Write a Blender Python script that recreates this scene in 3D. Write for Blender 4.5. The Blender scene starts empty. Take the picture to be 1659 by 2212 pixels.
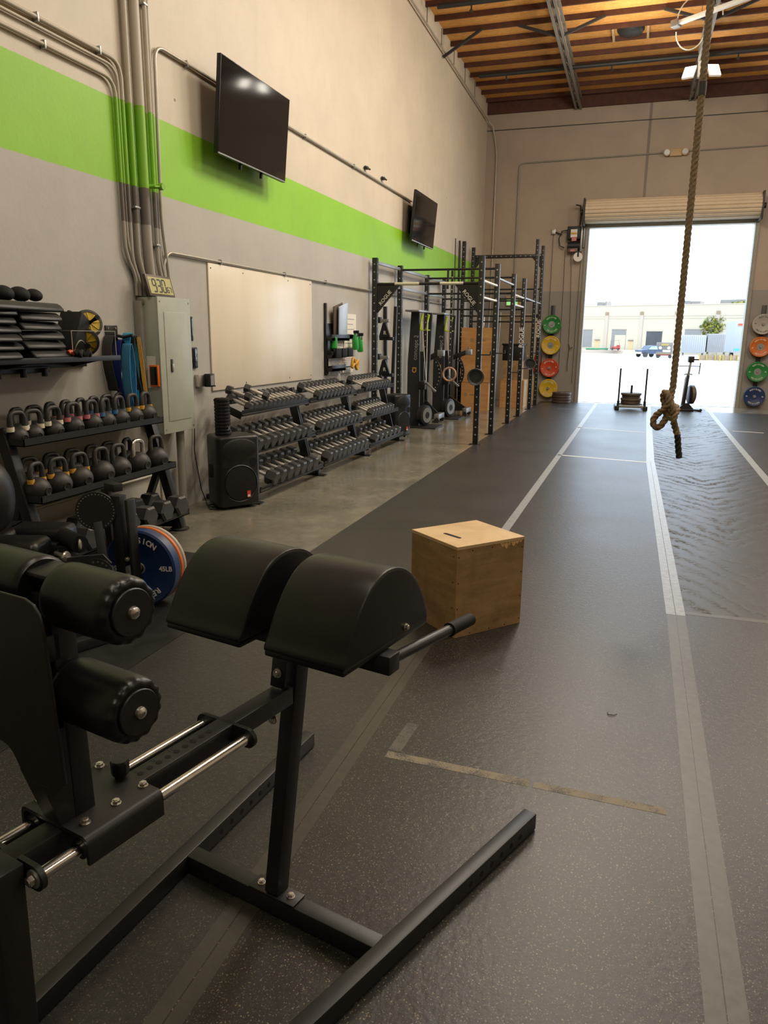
import bpy, bmesh, math, random
from mathutils import Vector, Matrix, Euler, Quaternion
random.seed(7)
PI = math.pi
scene = bpy.context.scene
COL = scene.collection

# ------------------------------------------------------------------ camera, world, sun, lamps, exposure
F_PX, PITCH, YAW, ROLL, EYE = 1621.0, 0.2305, 0.3142, 0.01125, 1.55
def camera_axes():
    cy, sy = math.cos(YAW), math.sin(YAW)
    fwd = Vector((-sy, cy, 0)); right = Vector((cy, sy, 0)); up = Vector((0, 0, 1))
    f2 = fwd*math.cos(PITCH) - up*math.sin(PITCH)
    u2 = up*math.cos(PITCH) + fwd*math.sin(PITCH)
    r3 = right*math.cos(ROLL) + u2*math.sin(ROLL)
    u3 = u2*math.cos(ROLL) - right*math.sin(ROLL)
    return r3, u3, f2
cr, cu, cf = camera_axes()
cam_data = bpy.data.cameras.new('camera')
cam = bpy.data.objects.new('camera', cam_data); COL.objects.link(cam)
cam.matrix_world = Matrix(((cr.x, cu.x, -cf.x, 0), (cr.y, cu.y, -cf.y, 0), (cr.z, cu.z, -cf.z, EYE), (0, 0, 0, 1)))
cam_data.sensor_fit = 'VERTICAL'; cam_data.sensor_height = 36.0; cam_data.sensor_width = 27.0
cam_data.lens = F_PX/2212*36.0
cam_data.clip_start = 0.05; cam_data.clip_end = 400
scene.camera = cam

world = bpy.data.worlds.new('sky'); scene.world = world; world.use_nodes = True
wn = world.node_tree.nodes; bgn = wn['Background']
bgn.inputs[0].default_value = (0.66, 0.82, 1.0, 1); bgn.inputs[1].default_value = 4.4

def add_light(kind, name, loc, energy, color=(1, 1, 1), aim=None, **kw):
    ld = bpy.data.lights.new(name, kind); ld.energy = energy; ld.color = color
    for k, v in kw.items(): setattr(ld, k, v)
    lo = bpy.data.objects.new(name, ld); COL.objects.link(lo); lo.location = loc
    if aim is not None:
        lo.rotation_euler = (Vector(aim)-Vector(loc)).to_track_quat('-Z', 'Y').to_euler()
    return lo
add_light('SUN', 'sun', (0, 0, 50), 7.0, (1.0, 0.95, 0.86), aim=(-0.55, 0.16, 50-0.85), angle=0.01)
WARM = (1.0, 0.91, 0.77)
# the hall's own lamps: twin flood heads hung on the trusses (the pair by the door is modelled below)
for lx, ly, e in ((0.75, 11.2, 170), (0.75, 5.0, 85), (0.75, -1.5, 70), (-0.6, 8.2, 130), (-1.2, 1.8, 55), (3.2, 13.0, 130), (5.6, 9.0, 110), (5.6, 3.0, 90)):
    add_light('AREA', 'hall_flood', (lx, ly, 6.35), e, WARM, aim=(lx-0.25, ly-0.6, 0), shape='RECTANGLE', size=0.9, size_y=0.5)
for lx, ly, e in ((-0.5, 11.0, 230), (-0.4, 14.6, 120), (-0.5, 6.0, 105), (-0.3, 1.0, 50), (4.4, 10.6, 170), (4.4, 15.0, 120)):
    add_light('POINT', 'ceiling_fill', (lx, ly, 5.9), e, WARM, shadow_soft_size=0.35)  # added point lamps without fixtures, to brighten the roof deck and walls
scene.view_settings.view_transform = 'Standard'; scene.view_settings.look = 'None'
scene.view_settings.exposure = 0.0; scene.view_settings.gamma = 1.0; scene.view_settings.use_curve_mapping = False
cy_ = scene.cycles
cy_.max_bounces = 8; cy_.diffuse_bounces = 5; cy_.glossy_bounces = 4; cy_.transmission_bounces = 6
cy_.sample_clamp_indirect = 6.0; cy_.use_denoising = True; cy_.caustics_reflective = False; cy_.caustics_refractive = False

# ------------------------------------------------------------------ materials (all procedural)
class NT:
    def __init__(s, name):
        s.m = bpy.data.materials.new(name); s.m.use_nodes = True
        s.t = s.m.node_tree; s.b = s.t.nodes['Principled BSDF']
    def n(s, typ, **kw):
        nd = s.t.nodes.new(typ)
        for k, v in kw.items():
            if k.startswith('i_'): nd.inputs[k[2:].replace('_', ' ')].default_value = v
            else: setattr(nd, k, v)
        return nd
    def l(s, a, b): s.t.links.new(a, b)
    def pos(s, obj=False, scale=(1, 1, 1)):
        src = s.n('ShaderNodeTexCoord').outputs['Object'] if obj else s.n('ShaderNodeNewGeometry').outputs['Position']
        mp = s.n('ShaderNodeMapping'); mp.inputs['Scale'].default_value = scale
        s.l(src, mp.inputs['Vector']); return mp.outputs['Vector']
    def noise(s, vec, scale, detail=4, rough=0.55, dist=0.0):
        nd = s.n('ShaderNodeTexNoise'); nd.inputs['Scale'].default_value = scale
        nd.inputs['Detail'].default_value = detail; nd.inputs['Roughness'].default_value = rough; nd.inputs['Distortion'].default_value = dist
        s.l(vec, nd.inputs['Vector']); return nd.outputs['Fac']
    def ramp(s, fac, stops, mode='LINEAR'):
        nd = s.n('ShaderNodeValToRGB'); cr_ = nd.color_ramp; cr_.interpolation = mode
        while len(cr_.elements) > 1: cr_.elements.remove(cr_.elements[-1])
        for i, (p, c) in enumerate(stops):
            e = cr_.elements[0] if i == 0 else cr_.elements.new(p)
            e.position = p; e.color = (*c, 1) if len(c) == 3 else c
        s.l(fac, nd.inputs['Fac']); return nd.outputs['Color']
    def mix(s, fac, a, b, blend='MIX'):
        nd = s.n('ShaderNodeMix', data_type='RGBA', blend_type=blend)
        for sock, v in ((nd.inputs[0], fac), (nd.inputs[6], a), (nd.inputs[7], b)):
            if isinstance(v, (int, float)): sock.default_value = v
            elif isinstance(v, tuple): sock.default_value = (*v, 1)
            else: s.l(v, sock)
        return nd.outputs[2]
    def math(s, op, a, b=0.0):
        nd = s.n('ShaderNodeMath', operation=op)
        for i, v in enumerate((a, b)):
            if isinstance(v, (int, float)): nd.inputs[i].default_value = v
            else: s.l(v, nd.inputs[i])
        return nd.outputs[0]
    def bump(s, h, strength=0.2, dist=0.01):
        nd = s.n('ShaderNodeBump'); nd.inputs['Strength'].default_value = strength; nd.inputs['Distance'].default_value = dist
        s.l(h, nd.inputs['Height']); s.l(nd.outputs['Normal'], s.b.inputs['Normal'])
    def col(s, c):
        if isinstance(c, tuple): s.b.inputs['Base Color'].default_value = (*c, 1)
        else: s.l(c, s.b.inputs['Base Color'])
    def set(s, rough=None, metal=None, spec=None, coat=None):
        for k, v in (('Roughness', rough), ('Metallic', metal), ('Specular IOR Level', spec), ('Coat Weight', coat)):
            if v is None: continue
            if isinstance(v, (int, float)): s.b.inputs[k].default_value = v
            else: s.l(v, s.b.inputs[k])

def srgb(r, g, b):
    f = lambda c: (c/255/12.92) if c <= 10 else ((c/255+0.055)/1.055)**2.4
    return (f(r), f(g), f(b))

def simple(name, c, rough=0.5, metal=0.0, var=0.12, scale=30, bump=0.0, spec=0.5, coat=None):
    k = NT(name); v = k.pos(True)
    nz = k.noise(v, scale, 4)
    lo = tuple(x*(1-var) for x in c); hi = tuple(min(1, x*(1+var)) for x in c)
    k.col(k.ramp(nz, [(0.3, lo), (0.7, hi)]))
    k.set(rough=rough, metal=metal, spec=spec, coat=coat)
    if bump: k.bump(k.noise(v, scale*8, 3), bump, 0.002)
    return k.m

M = {}
M['powder'] = simple('black_powder_coat', (0.0135, 0.013, 0.0125), 0.42, 0, 0.1, 40, 0.12, 0.4)
M['powder_matte'] = simple('black_matte_steel', (0.012, 0.012, 0.0125), 0.55, 0, 0.1, 40)
M['vinyl'] = simple('black_vinyl', (0.0075, 0.0073, 0.007), 0.36, 0, 0.12, 12, 0.10, 0.38)
M['vinyl_worn'] = simple('worn_black_vinyl', (0.013, 0.0125, 0.0115), 0.45, 0, 0.3, 14, 0.1, 0.4)
M['rubber'] = simple('black_rubber', (0.017, 0.017, 0.017), 0.6, 0, 0.2, 25, 0.15)
M['hex_rubber'] = simple('grey_black_hex_rubber', (0.040, 0.040, 0.040), 0.36, 0, 0.15, 30, 0.05)
M['iron'] = simple('cast_iron', (0.034, 0.031, 0.028), 0.5, 0.25, 0.35, 18, 0.25)
M['chrome'] = simple('chrome', (0.66, 0.645, 0.61), 0.2, 1.0, 0.05, 60)
M['chrome_dull'] = simple('knurled_chrome', (0.62, 0.60, 0.56), 0.38, 0.65, 0.1, 60)
M['zinc'] = simple('zinc', (0.62, 0.60, 0.55), 0.32, 1.0, 0.08, 60)
M['steel_grey'] = simple('grey_steel', (0.34, 0.34, 0.33), 0.4, 0.7, 0.1, 40)
M['plastic'] = simple('black_plastic', (0.010, 0.010, 0.010), 0.38, 0, 0.1, 30, 0.05, 0.4)
M['foam'] = simple('black_foam', (0.011, 0.011, 0.011), 0.7, 0, 0.15, 40, 0.2, 0.25)
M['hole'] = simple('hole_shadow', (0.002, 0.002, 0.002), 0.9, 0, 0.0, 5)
M['hole_light'] = simple('light_through_hole', (0.30, 0.29, 0.27), 0.5, 0, 0.1, 5)  # pale discs, painted as the light showing through drilled holes
M['white'] = simple('white_paint', (0.75, 0.73, 0.68), 0.5, 0, 0.04, 20)
M['paper'] = simple('paper', (0.78, 0.75, 0.66), 0.7, 0, 0.04, 60)
M['ink'] = simple('ink', (0.03, 0.03, 0.03), 0.6, 0, 0.0, 20)
M['panel'] = simple('grey_green_enamel', srgb(168, 172, 158), 0.42, 0, 0.05, 9)
M['blue'] = simple('blue_rubber', (0.008, 0.028, 0.10), 0.42, 0, 0.08, 14)
M['green'] = simple('green_rubber', (0.012, 0.18, 0.030), 0.5, 0, 0.08, 14)
M['yellow'] = simple('yellow_rubber', (0.58, 0.36, 0.015), 0.5, 0, 0.08, 14)
M['red'] = simple('red_rubber', (0.50, 0.055, 0.012), 0.5, 0, 0.08, 14)
M['orange'] = simple('orange_rubber', (0.55, 0.13, 0.012), 0.5, 0, 0.08, 14)
M['greyplate'] = simple('grey_rubber', (0.36, 0.34, 0.29), 0.55, 0, 0.08, 14)
M['letter'] = simple('letter_white', (0.62, 0.60, 0.54), 0.5, 0, 0.03, 20)
M['letter_grey'] = simple('letter_grey', (0.22, 0.22, 0.22), 0.5, 0, 0.03, 20)
M['band_white'] = simple('white_band', (0.62, 0.57, 0.42), 0.5, 0, 0.15, 60)
M['band_pink'] = simple('pink_band', (0.50, 0.16, 0.17), 0.5, 0, 0.15, 60)
M['band_blue'] = simple('blue_band', (0.04, 0.13, 0.26), 0.5, 0, 0.15, 60)
M['band_yellow'] = simple('yellow_band', (0.56, 0.30, 0.03), 0.5, 0, 0.15, 60)
M['sky_blue'] = simple('light_blue_latex', (0.03, 0.34, 0.58), 0.55, 0, 0.1, 30)
M['mid_blue'] = simple('mid_blue_latex', (0.05, 0.22, 0.40), 0.55, 0, 0.1, 30)
M['navy'] = simple('navy_latex', (0.012, 0.03, 0.17), 0.55, 0, 0.1, 30)
M['lime'] = simple('lime_plastic', (0.42, 0.56, 0.02), 0.45, 0, 0.05, 30)
M['orange_p'] = simple('orange_plastic', (0.75, 0.15, 0.01), 0.45, 0, 0.05, 30)
M['wheel_yellow'] = simple('yellow_plastic', (0.56, 0.38, 0.01), 0.4, 0, 0.15, 14)
M['liquid_green'] = simple('green_bottle', (0.03, 0.33, 0.05), 0.3, 0, 0.1, 14)
M['pvc'] = simple('grey_pipe', srgb(140, 138, 128), 0.5, 0, 0.06, 12)
M['emt'] = simple('steel_conduit', srgb(176, 170, 156), 0.38, 0.35, 0.06, 12)
M['shutter'] = simple('cream_shutter', srgb(205, 186, 160), 0.5, 0, 0.05, 6)
M['darkpipe'] = simple('dark_pipe', (0.03, 0.03, 0.03), 0.5, 0.2, 0.1, 20)
M['truss'] = simple('grey_truss_paint', srgb(128, 124, 118), 0.5, 0.2, 0.1, 14)
M['joist'] = simple('dark_joist_wood', (0.075, 0.022, 0.010), 0.7, 0, 0.25, 8)
M['door_tan'] = simple('tan_door', srgb(150, 134, 112), 0.5, 0, 0.05, 4)
M['frame_tan'] = simple('tan_frame', srgb(186, 158, 118), 0.5, 0, 0.05, 4)
M['label_red'] = simple('red_label', (0.6, 0.06, 0.03), 0.5, 0, 0.0, 4)
M['tape_pull'] = simple('cream_grip_tape', (0.55, 0.52, 0.38), 0.7, 0, 0.1, 30)
M['ringwood'] = simple('birch_ring', (0.50, 0.27, 0.17), 0.5, 0, 0.1, 20)
M['dish_grey'] = simple('dark_grey_dish', (0.055, 0.06, 0.062), 0.45, 0, 0.1, 20)
M['leaf_box'] = simple('dark_walnut', (0.07, 0.045, 0.03), 0.5, 0, 0.1, 20)
M['blue_white'] = simple('pale_blue_plastic', (0.50, 0.62, 0.78), 0.35, 0, 0.04, 20)
M['brown'] = simple('brown_plate', (0.10, 0.075, 0.05), 0.5, 0, 0.1, 20)

def screen_mat():
    k = NT('tv_glass'); k.col((0.010, 0.008, 0.008)); k.set(rough=0.07, spec=0.5); return k.m
M['screen'] = screen_mat()
def lcd_mat():
    k = NT('lcd'); k.col(srgb(178, 172, 112)); k.set(rough=0.3); return k.m
M['lcd'] = lcd_mat()
def clear_mat():
    k = NT('clear_acrylic'); k.col((0.95, 0.95, 0.96)); k.set(rough=0.06)
    k.b.inputs['Transmission Weight'].default_value = 1.0; k.b.inputs['IOR'].default_value = 1.2; return k.m
M['clear'] = clear_mat()
def emit_mat(name, c, s):
    k = NT(name); k.col((0.8, 0.8, 0.8)); k.b.inputs['Emission Color'].default_value = (*c, 1); k.b.inputs['Emission Strength'].default_value = s; return k.m
M['led'] = emit_mat('led_panel', (1.0, 0.93, 0.80), 14.0)
M['exit_green'] = emit_mat('exit_sign_green', (0.05, 0.9, 0.12), 0.55)

def zsplit(k, z, stops):
    """stops: [(z_limit, colour)...] as hard steps in height (0..10 m)."""
    return k.ramp(k.math('DIVIDE', z, 10.0), stops, 'CONSTANT')
def paint_mat(name, upper, green, lower, pipe=False, patch=None):
    k = NT(name); v = k.pos()
    sep = k.n('ShaderNodeSeparateXYZ'); k.l(v, sep.inputs[0])
    wob = k.noise(v, 60, 2); z = k.math('ADD', sep.outputs['Z'], k.math('MULTIPLY', k.math('SUBTRACT', wob, 0.5), 0.012))
    stops = [(0.0, lower), (0.2635, green), (0.321, upper)]
    if patch: stops.insert(1, (0.238, patch))
    c = zsplit(k, z, stops)
    big = k.noise(v, 0.9, 5, 0.6); mid = k.noise(v, 5, 5, 0.65)
    c = k.mix(1.0, c, k.ramp(big, [(0.3, (0.90, 0.90, 0.90)), (0.7, (1.05, 1.04, 1.03))]), 'MULTIPLY')
    c = k.mix(0.6, c, k.ramp(mid, [(0.3, (0.93, 0.93, 0.92)), (0.55, (1, 1, 1))]), 'MULTIPLY')
    if not pipe:
        # plaster chips and screw holes
        vo = k.n('ShaderNodeTexVoronoi'); vo.inputs['Scale'].default_value = 1.25; k.l(v, vo.inputs['Vector'])
        dots = k.math('LESS_THAN', vo.outputs['Distance'], 0.018)
        c = k.mix(k.math('MULTIPLY', dots, 0.8), c, (0.11, 0.085, 0.07))
        st = k.noise(k.pos(False, (1.0, 2.2, 0.25)), 2.2, 5, 0.7)
        c = k.mix(k.math('MULTIPLY', k.ramp(st, [(0.55, (0, 0, 0)), (0.75, (1, 1, 1))]), 0.10), c, (0.22, 0.20, 0.18))
        k.bump(k.noise(v, 30, 6), 0.12, 0.01)
    k.col(c); k.set(rough=0.5 if pipe else 0.55)
    return k.m
UP, GR, LO = srgb(206, 195, 176), srgb(140, 198, 40), srgb(178, 175, 166)
M['wall_left'] = paint_mat('left_wall_paint', UP, GR, LO)
M['pipe_paint'] = paint_mat('conduit_paint', srgb(186, 176, 158), srgb(128, 184, 40), srgb(160, 154, 142), True, srgb(108, 100, 94))
def backwall_mat():
    k = NT('back_wall_paint'); v = k.pos(); sep = k.n('ShaderNodeSeparateXYZ'); k.l(v, sep.inputs[0])
    c = zsplit(k, sep.outputs['Z'], [(0.0, srgb(142, 136, 129)), (0.262, srgb(168, 152, 136))])
    mid = k.noise(v, 1.3, 5, 0.6)
    c = k.mix(1.0, c, k.ramp(mid, [(0.3, (0.9, 0.9, 0.9)), (0.7, (1.04, 1.03, 1.02))]), 'MULTIPLY')
    # tilt-up panel joint
    jx = k.math('ABSOLUTE', k.math('ADD', sep.outputs['X'], 0.1)); j = k.math('LESS_THAN', jx, 0.03)
    jz = k.math('GREATER_THAN', sep.outputs['Z'], 4.6)
    c = k.mix(k.math('MULTIPLY', k.math('MULTIPLY', j, jz), 0.6), c, (0.09, 0.08, 0.075))
    k.col(c); k.set(rough=0.6); k.bump(k.noise(v, 25, 5), 0.1, 0.01); return k.m
M['wall_back'] = backwall_mat()
M['wall_plain'] = simple('plain_wall_paint', srgb(196, 184, 164), 0.6, 0, 0.05, 1)
def concrete_mat():
    k = NT('polished_concrete'); v = k.pos()
    a = k.noise(v, 1.1, 6, 0.62, 0.4); b = k.noise(v, 9, 6, 0.65, 0.8)
    c = k.ramp(a, [(0.28, (0.120, 0.112, 0.086)), (0.5, (0.185, 0.172, 0.132)), (0.72, (0.25, 0.232, 0.18))])
    c = k.mix(0.55, c, k.ramp(b, [(0.3, (0.72, 0.72, 0.7)), (0.7, (1.2, 1.17, 1.12))]), 'MULTIPLY')
    vo = k.n('ShaderNodeTexVoronoi'); vo.inputs['Scale'].default_value = 2.1; k.l(v, vo.inputs['Vector'])
    sp = k.math('LESS_THAN', vo.outputs['Distance'], 0.03); c = k.mix(k.math('MULTIPLY', sp, 0.5), c, (0.6, 0.55, 0.46))
    sep = k.n('ShaderNodeSeparateXYZ'); k.l(v, sep.inputs[0])
    j = k.math('LESS_THAN', k.math('ABSOLUTE', k.math('SUBTRACT', k.math('MODULO', k.math('ADD', sep.outputs['Y'], 0.9), 3.9), 1.0)), 0.006)
    c = k.mix(k.math('MULTIPLY', j, 0.6), c, (0.06, 0.052, 0.04))
    k.col(c); k.set(rough=k.ramp(b, [(0.3, (0.13, 0.13, 0.13)), (0.7, (0.24, 0.24, 0.24))]), spec=0.6)
    k.bump(a, 0.02, 0.004); return k.m
M['concrete'] = concrete_mat()
def mat_mat(name, base, fleck_amt=0.55, chevron=False, rough=0.39):
    k = NT(name); v = k.pos()
    wv = k.n('ShaderNodeVectorMath', operation='ADD')
    nz = k.n('ShaderNodeTexNoise'); nz.inputs['Scale'].default_value = 260; k.l(v, nz.inputs['Vector'])
    sc_ = k.n('ShaderNodeVectorMath', operation='SCALE'); sc_.inputs['Scale'].default_value = 0.009; k.l(nz.outputs['Color'], sc_.inputs[0])
    k.l(v, wv.inputs[0]); k.l(sc_.outputs[0], wv.inputs[1])
    tot = None
    for scale, thr, rnd in ((112, 0.225, 0.45), (200, 0.23, 0.55)):
        vo = k.n('ShaderNodeTexVoronoi'); vo.inputs['Scale'].default_value = scale; k.l(wv.outputs[0], vo.inputs['Vector'])
        sc3 = k.n('ShaderNodeSeparateColor'); k.l(vo.outputs['Color'], sc3.inputs[0])
        f = k.math('MULTIPLY', k.math('LESS_THAN', vo.outputs['Distance'], thr), k.math('GREATER_THAN', sc3.outputs[0], rnd))
        tot = f if tot is None else k.math('MAXIMUM', tot, f)
    a = k.noise(v, 1.4, 6, 0.6); b = k.noise(v, 40, 4, 0.6)
    c = k.mix(1.0, base, k.ramp(a, [(0.3, (0.78, 0.78, 0.78)), (0.7, (1.25, 1.22, 1.2))]), 'MULTIPLY')
    c = k.mix(0.5, c, k.ramp(b, [(0.3, (0.75, 0.75, 0.75)), (0.7, (1.3, 1.3, 1.3))]), 'MULTIPLY')
    c = k.mix(0.6, c, k.ramp(k.noise(v, 420, 2, 0.6), [(0.35, (0.6, 0.6, 0.6)), (0.65, (1.5, 1.48, 1.42))]), 'MULTIPLY')
    c = k.mix(k.math('MULTIPLY', tot, fleck_amt), c, (0.33, 0.265, 0.16))
    if chevron:
        sep = k.n('ShaderNodeSeparateXYZ'); k.l(v, sep.inputs[0])
        ax = k.math('ABSOLUTE', k.math('SUBTRACT', sep.outputs['X'], 0.85))
        ph = k.math('ADD', k.math('MULTIPLY', k.math('SUBTRACT', sep.outputs['Y'], k.math('MULTIPLY', ax, 1.4)), 24.0), k.math('MULTIPLY', k.noise(v, 3.0, 4), 12.0))
        w = k.math('MULTIPLY', k.math('ADD', k.math('SINE', ph), 1.0), 0.5)
        w2 = k.math('MULTIPLY', k.math('POWER', w, 2.0), k.ramp(k.noise(v, 1.3, 4), [(0.40, (0.08, 0.08, 0.08)), (0.62, (1, 1, 1))]))
        grain = k.math('MULTIPLY', w2, k.ramp(k.noise(v, 30, 3, 0.7), [(0.4, (0, 0, 0)), (0.6, (1, 1, 1))]))
        c = k.mix(k.math('MULTIPLY', grain, 0.6), c, (0.008, 0.008, 0.008))
        k.set(rough=k.ramp(grain, [(0.0, (rough, rough, rough)), (1.0, (0.85, 0.85, 0.85))]))
        h = k.math('ADD', k.math('MULTIPLY', b, 0.5), k.math('MULTIPLY', w2, -0.6)); k.bump(h, 0.3, 0.01)
    else:
        k.set(rough=k.ramp(a, [(0.3, (rough-0.015,)*3), (0.7, (rough+0.025,)*3)])); k.bump(b, 0.22, 0.006)
    k.b.inputs['Specular IOR Level'].default_value = 0.42
    k.col(c); return k.m
M['mat'] = mat_mat('speckled_rubber_mat', (0.0185, 0.0168, 0.0146))
M['mat_far'] = mat_mat('plain_rubber_mat', (0.023, 0.022, 0.021), 0.3)
M['mat_chevron'] = mat_mat('ridged_rubber_mat', (0.032, 0.031, 0.030), 0.15, True)
M['mat_black'] = simple('scuffed_black_mat', (0.014, 0.014, 0.013), 0.4, 0, 0.5, 6, 0.15)
def worn_tape(name, c, base, rough):
    k = NT(name); v = k.pos(); nz = k.noise(v, 170, 3, 0.75); big = k.noise(v, 9, 3, 0.6)
    f = k.ramp(k.math('ADD', nz, k.math('MULTIPLY', k.math('SUBTRACT', big, 0.5), 0.9)), [(0.36, (0, 0, 0)), (0.52, (1, 1, 1))])
    k.col(k.mix(f, base, c)); k.set(rough=rough); return k.m
def tape_mat(name, c, rough):
    k = NT(name); v = k.pos(); nz = k.noise(v, 26, 5, 0.7)
    k.col(k.ramp(nz, [(0.3, tuple(x*0.75 for x in c)), (0.65, tuple(min(1, x*1.15) for x in c))])); k.set(rough=rough); return k.m
M['tape_silver'] = tape_mat('silver_floor_tape', (0.25, 0.265, 0.275), 0.38)
M['tape_clear'] = tape_mat('dull_seam_tape', (0.042, 0.0375, 0.031), 0.42)
M['tape_grey'] = tape_mat('grey_seam_tape', (0.075, 0.069, 0.061), 0.42)
M['tape_white'] = tape_mat('white_floor_tape', (0.60, 0.60, 0.58), 0.5)
M['tape_tan'] = worn_tape('worn_tan_tape', (0.20, 0.165, 0.105), (0.05, 0.045, 0.037), 0.65)
M['tape_faint'] = worn_tape('scraped_tape', (0.085, 0.076, 0.06), (0.032, 0.029, 0.025), 0.6)
def ply_mat(name, lo, hi, stain=0.0):
    k = NT(name); v = k.pos(True, (1.6, 1.6, 9.0))
    a = k.noise(v, 2.2, 6, 0.62, 0.7); v2 = k.pos(True); b = k.noise(v2, 6, 6, 0.7)
    c = k.ramp(a, [(0.3, lo), (0.7, hi)])
    if stain: c = k.mix(k.math('MULTIPLY', k.ramp(b, [(0.48, (0, 0, 0)), (0.7, (1, 1, 1))]), stain), c, tuple(x*0.35 for x in lo))
    k.col(c); k.set(rough=0.55); k.bump(a, 0.06, 0.004); return k.m
M['ply'] = ply_mat('used_plywood', (0.265, 0.155, 0.062), (0.40, 0.255, 0.115), 0.5)
M['ply_top'] = ply_mat('pale_plywood', (0.50, 0.335, 0.155), (0.66, 0.47, 0.25), 0.12)
M['ply_new'] = ply_mat('new_plywood', (0.42, 0.20, 0.065), (0.56, 0.30, 0.11), 0.1)
M['ply_raw'] = simple('raw_wood_chip', (0.62, 0.40, 0.17), 0.7, 0, 0.2, 30)
def osb_mat():
    k = NT('roof_deck_osb'); v = k.pos()
    a = k.noise(k.pos(False, (7, 26, 10)), 1.0, 5, 0.7, 1.4); b = k.noise(v, 1.0, 3)
    c = k.ramp(a, [(0.25, (0.46, 0.185, 0.035)), (0.5, (0.74, 0.36, 0.088)), (0.75, (0.86, 0.49, 0.16))])
    c = k.mix(1.0, c, k.ramp(b, [(0.3, (0.85, 0.82, 0.8)), (0.7, (1.08, 1.06, 1.02))]), 'MULTIPLY')
    k.col(c); k.set(rough=0.75); return k.m
M['osb'] = osb_mat()
def rope_mat():
    k = NT('manila_rope'); v = k.pos(True, (1, 1, 1)); a = k.noise(v, 90, 5, 0.7)
    k.col(k.ramp(a, [(0.3, (0.165, 0.115, 0.062)), (0.7, (0.36, 0.265, 0.155))])); k.set(rough=0.85); k.bump(a, 0.4, 0.003); return k.m
M['rope'] = rope_mat()
M['ground'] = simple('sunlit_concrete_yard', (0.46, 0.455, 0.44), 0.9, 0, 0.06, 0.3)
M['facade'] = simple('cream_stucco', (0.43, 0.375, 0.275), 0.85, 0, 0.04, 0.2)
M['facade_pink'] = simple('pinkish_stucco', (0.39, 0.32, 0.255), 0.85, 0, 0.04, 0.2)
M['bay_dark'] = simple('open_bay_shade', (0.06, 0.06, 0.064), 0.9, 0, 0.2, 0.4)
M['bay_grey'] = simple('grey_bay_door', (0.19, 0.18, 0.17), 0.7, 0, 0.05, 1)
M['trailer'] = simple('white_trailer', (0.265, 0.275, 0.285), 0.7, 0, 0.04, 0.5)
M['trailer_grey'] = simple('grey_trailer', (0.205, 0.205, 0.205), 0.7, 0, 0.06, 0.8)
M['truck_blue'] = simple('dark_truck_paint', (0.035, 0.05, 0.09), 0.4, 0, 0.1, 2)
M['truck_grey'] = simple('truck_back', (0.12, 0.11, 0.10), 0.5, 0, 0.1, 2)
M['red_paint'] = simple('red_machine_paint', (0.25, 0.025, 0.015), 0.5, 0, 0.05, 3)
M['green_paint'] = simple('green_tarp', (0.03, 0.13, 0.06), 0.7, 0, 0.1, 1)
M['yellow_paint'] = simple('yellow_post_paint', (0.27, 0.205, 0.05), 0.6, 0, 0.05, 1)
M['fence'] = simple('tan_fence', (0.22, 0.16, 0.10), 0.8, 0, 0.08, 1)
M['leaf'] = simple('sunny_leaf', (0.20, 0.20, 0.025), 0.7, 0, 0.5, 1.2)
M['leaf2'] = simple('dark_leaf', (0.075, 0.10, 0.018), 0.7, 0, 0.4, 1.2)
M['bark'] = simple('bark', (0.12, 0.08, 0.05), 0.8, 0, 0.2, 5)
M['glass_dark'] = simple('truck_glass', (0.25, 0.35, 0.45), 0.15, 0, 0.0, 5)

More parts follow.
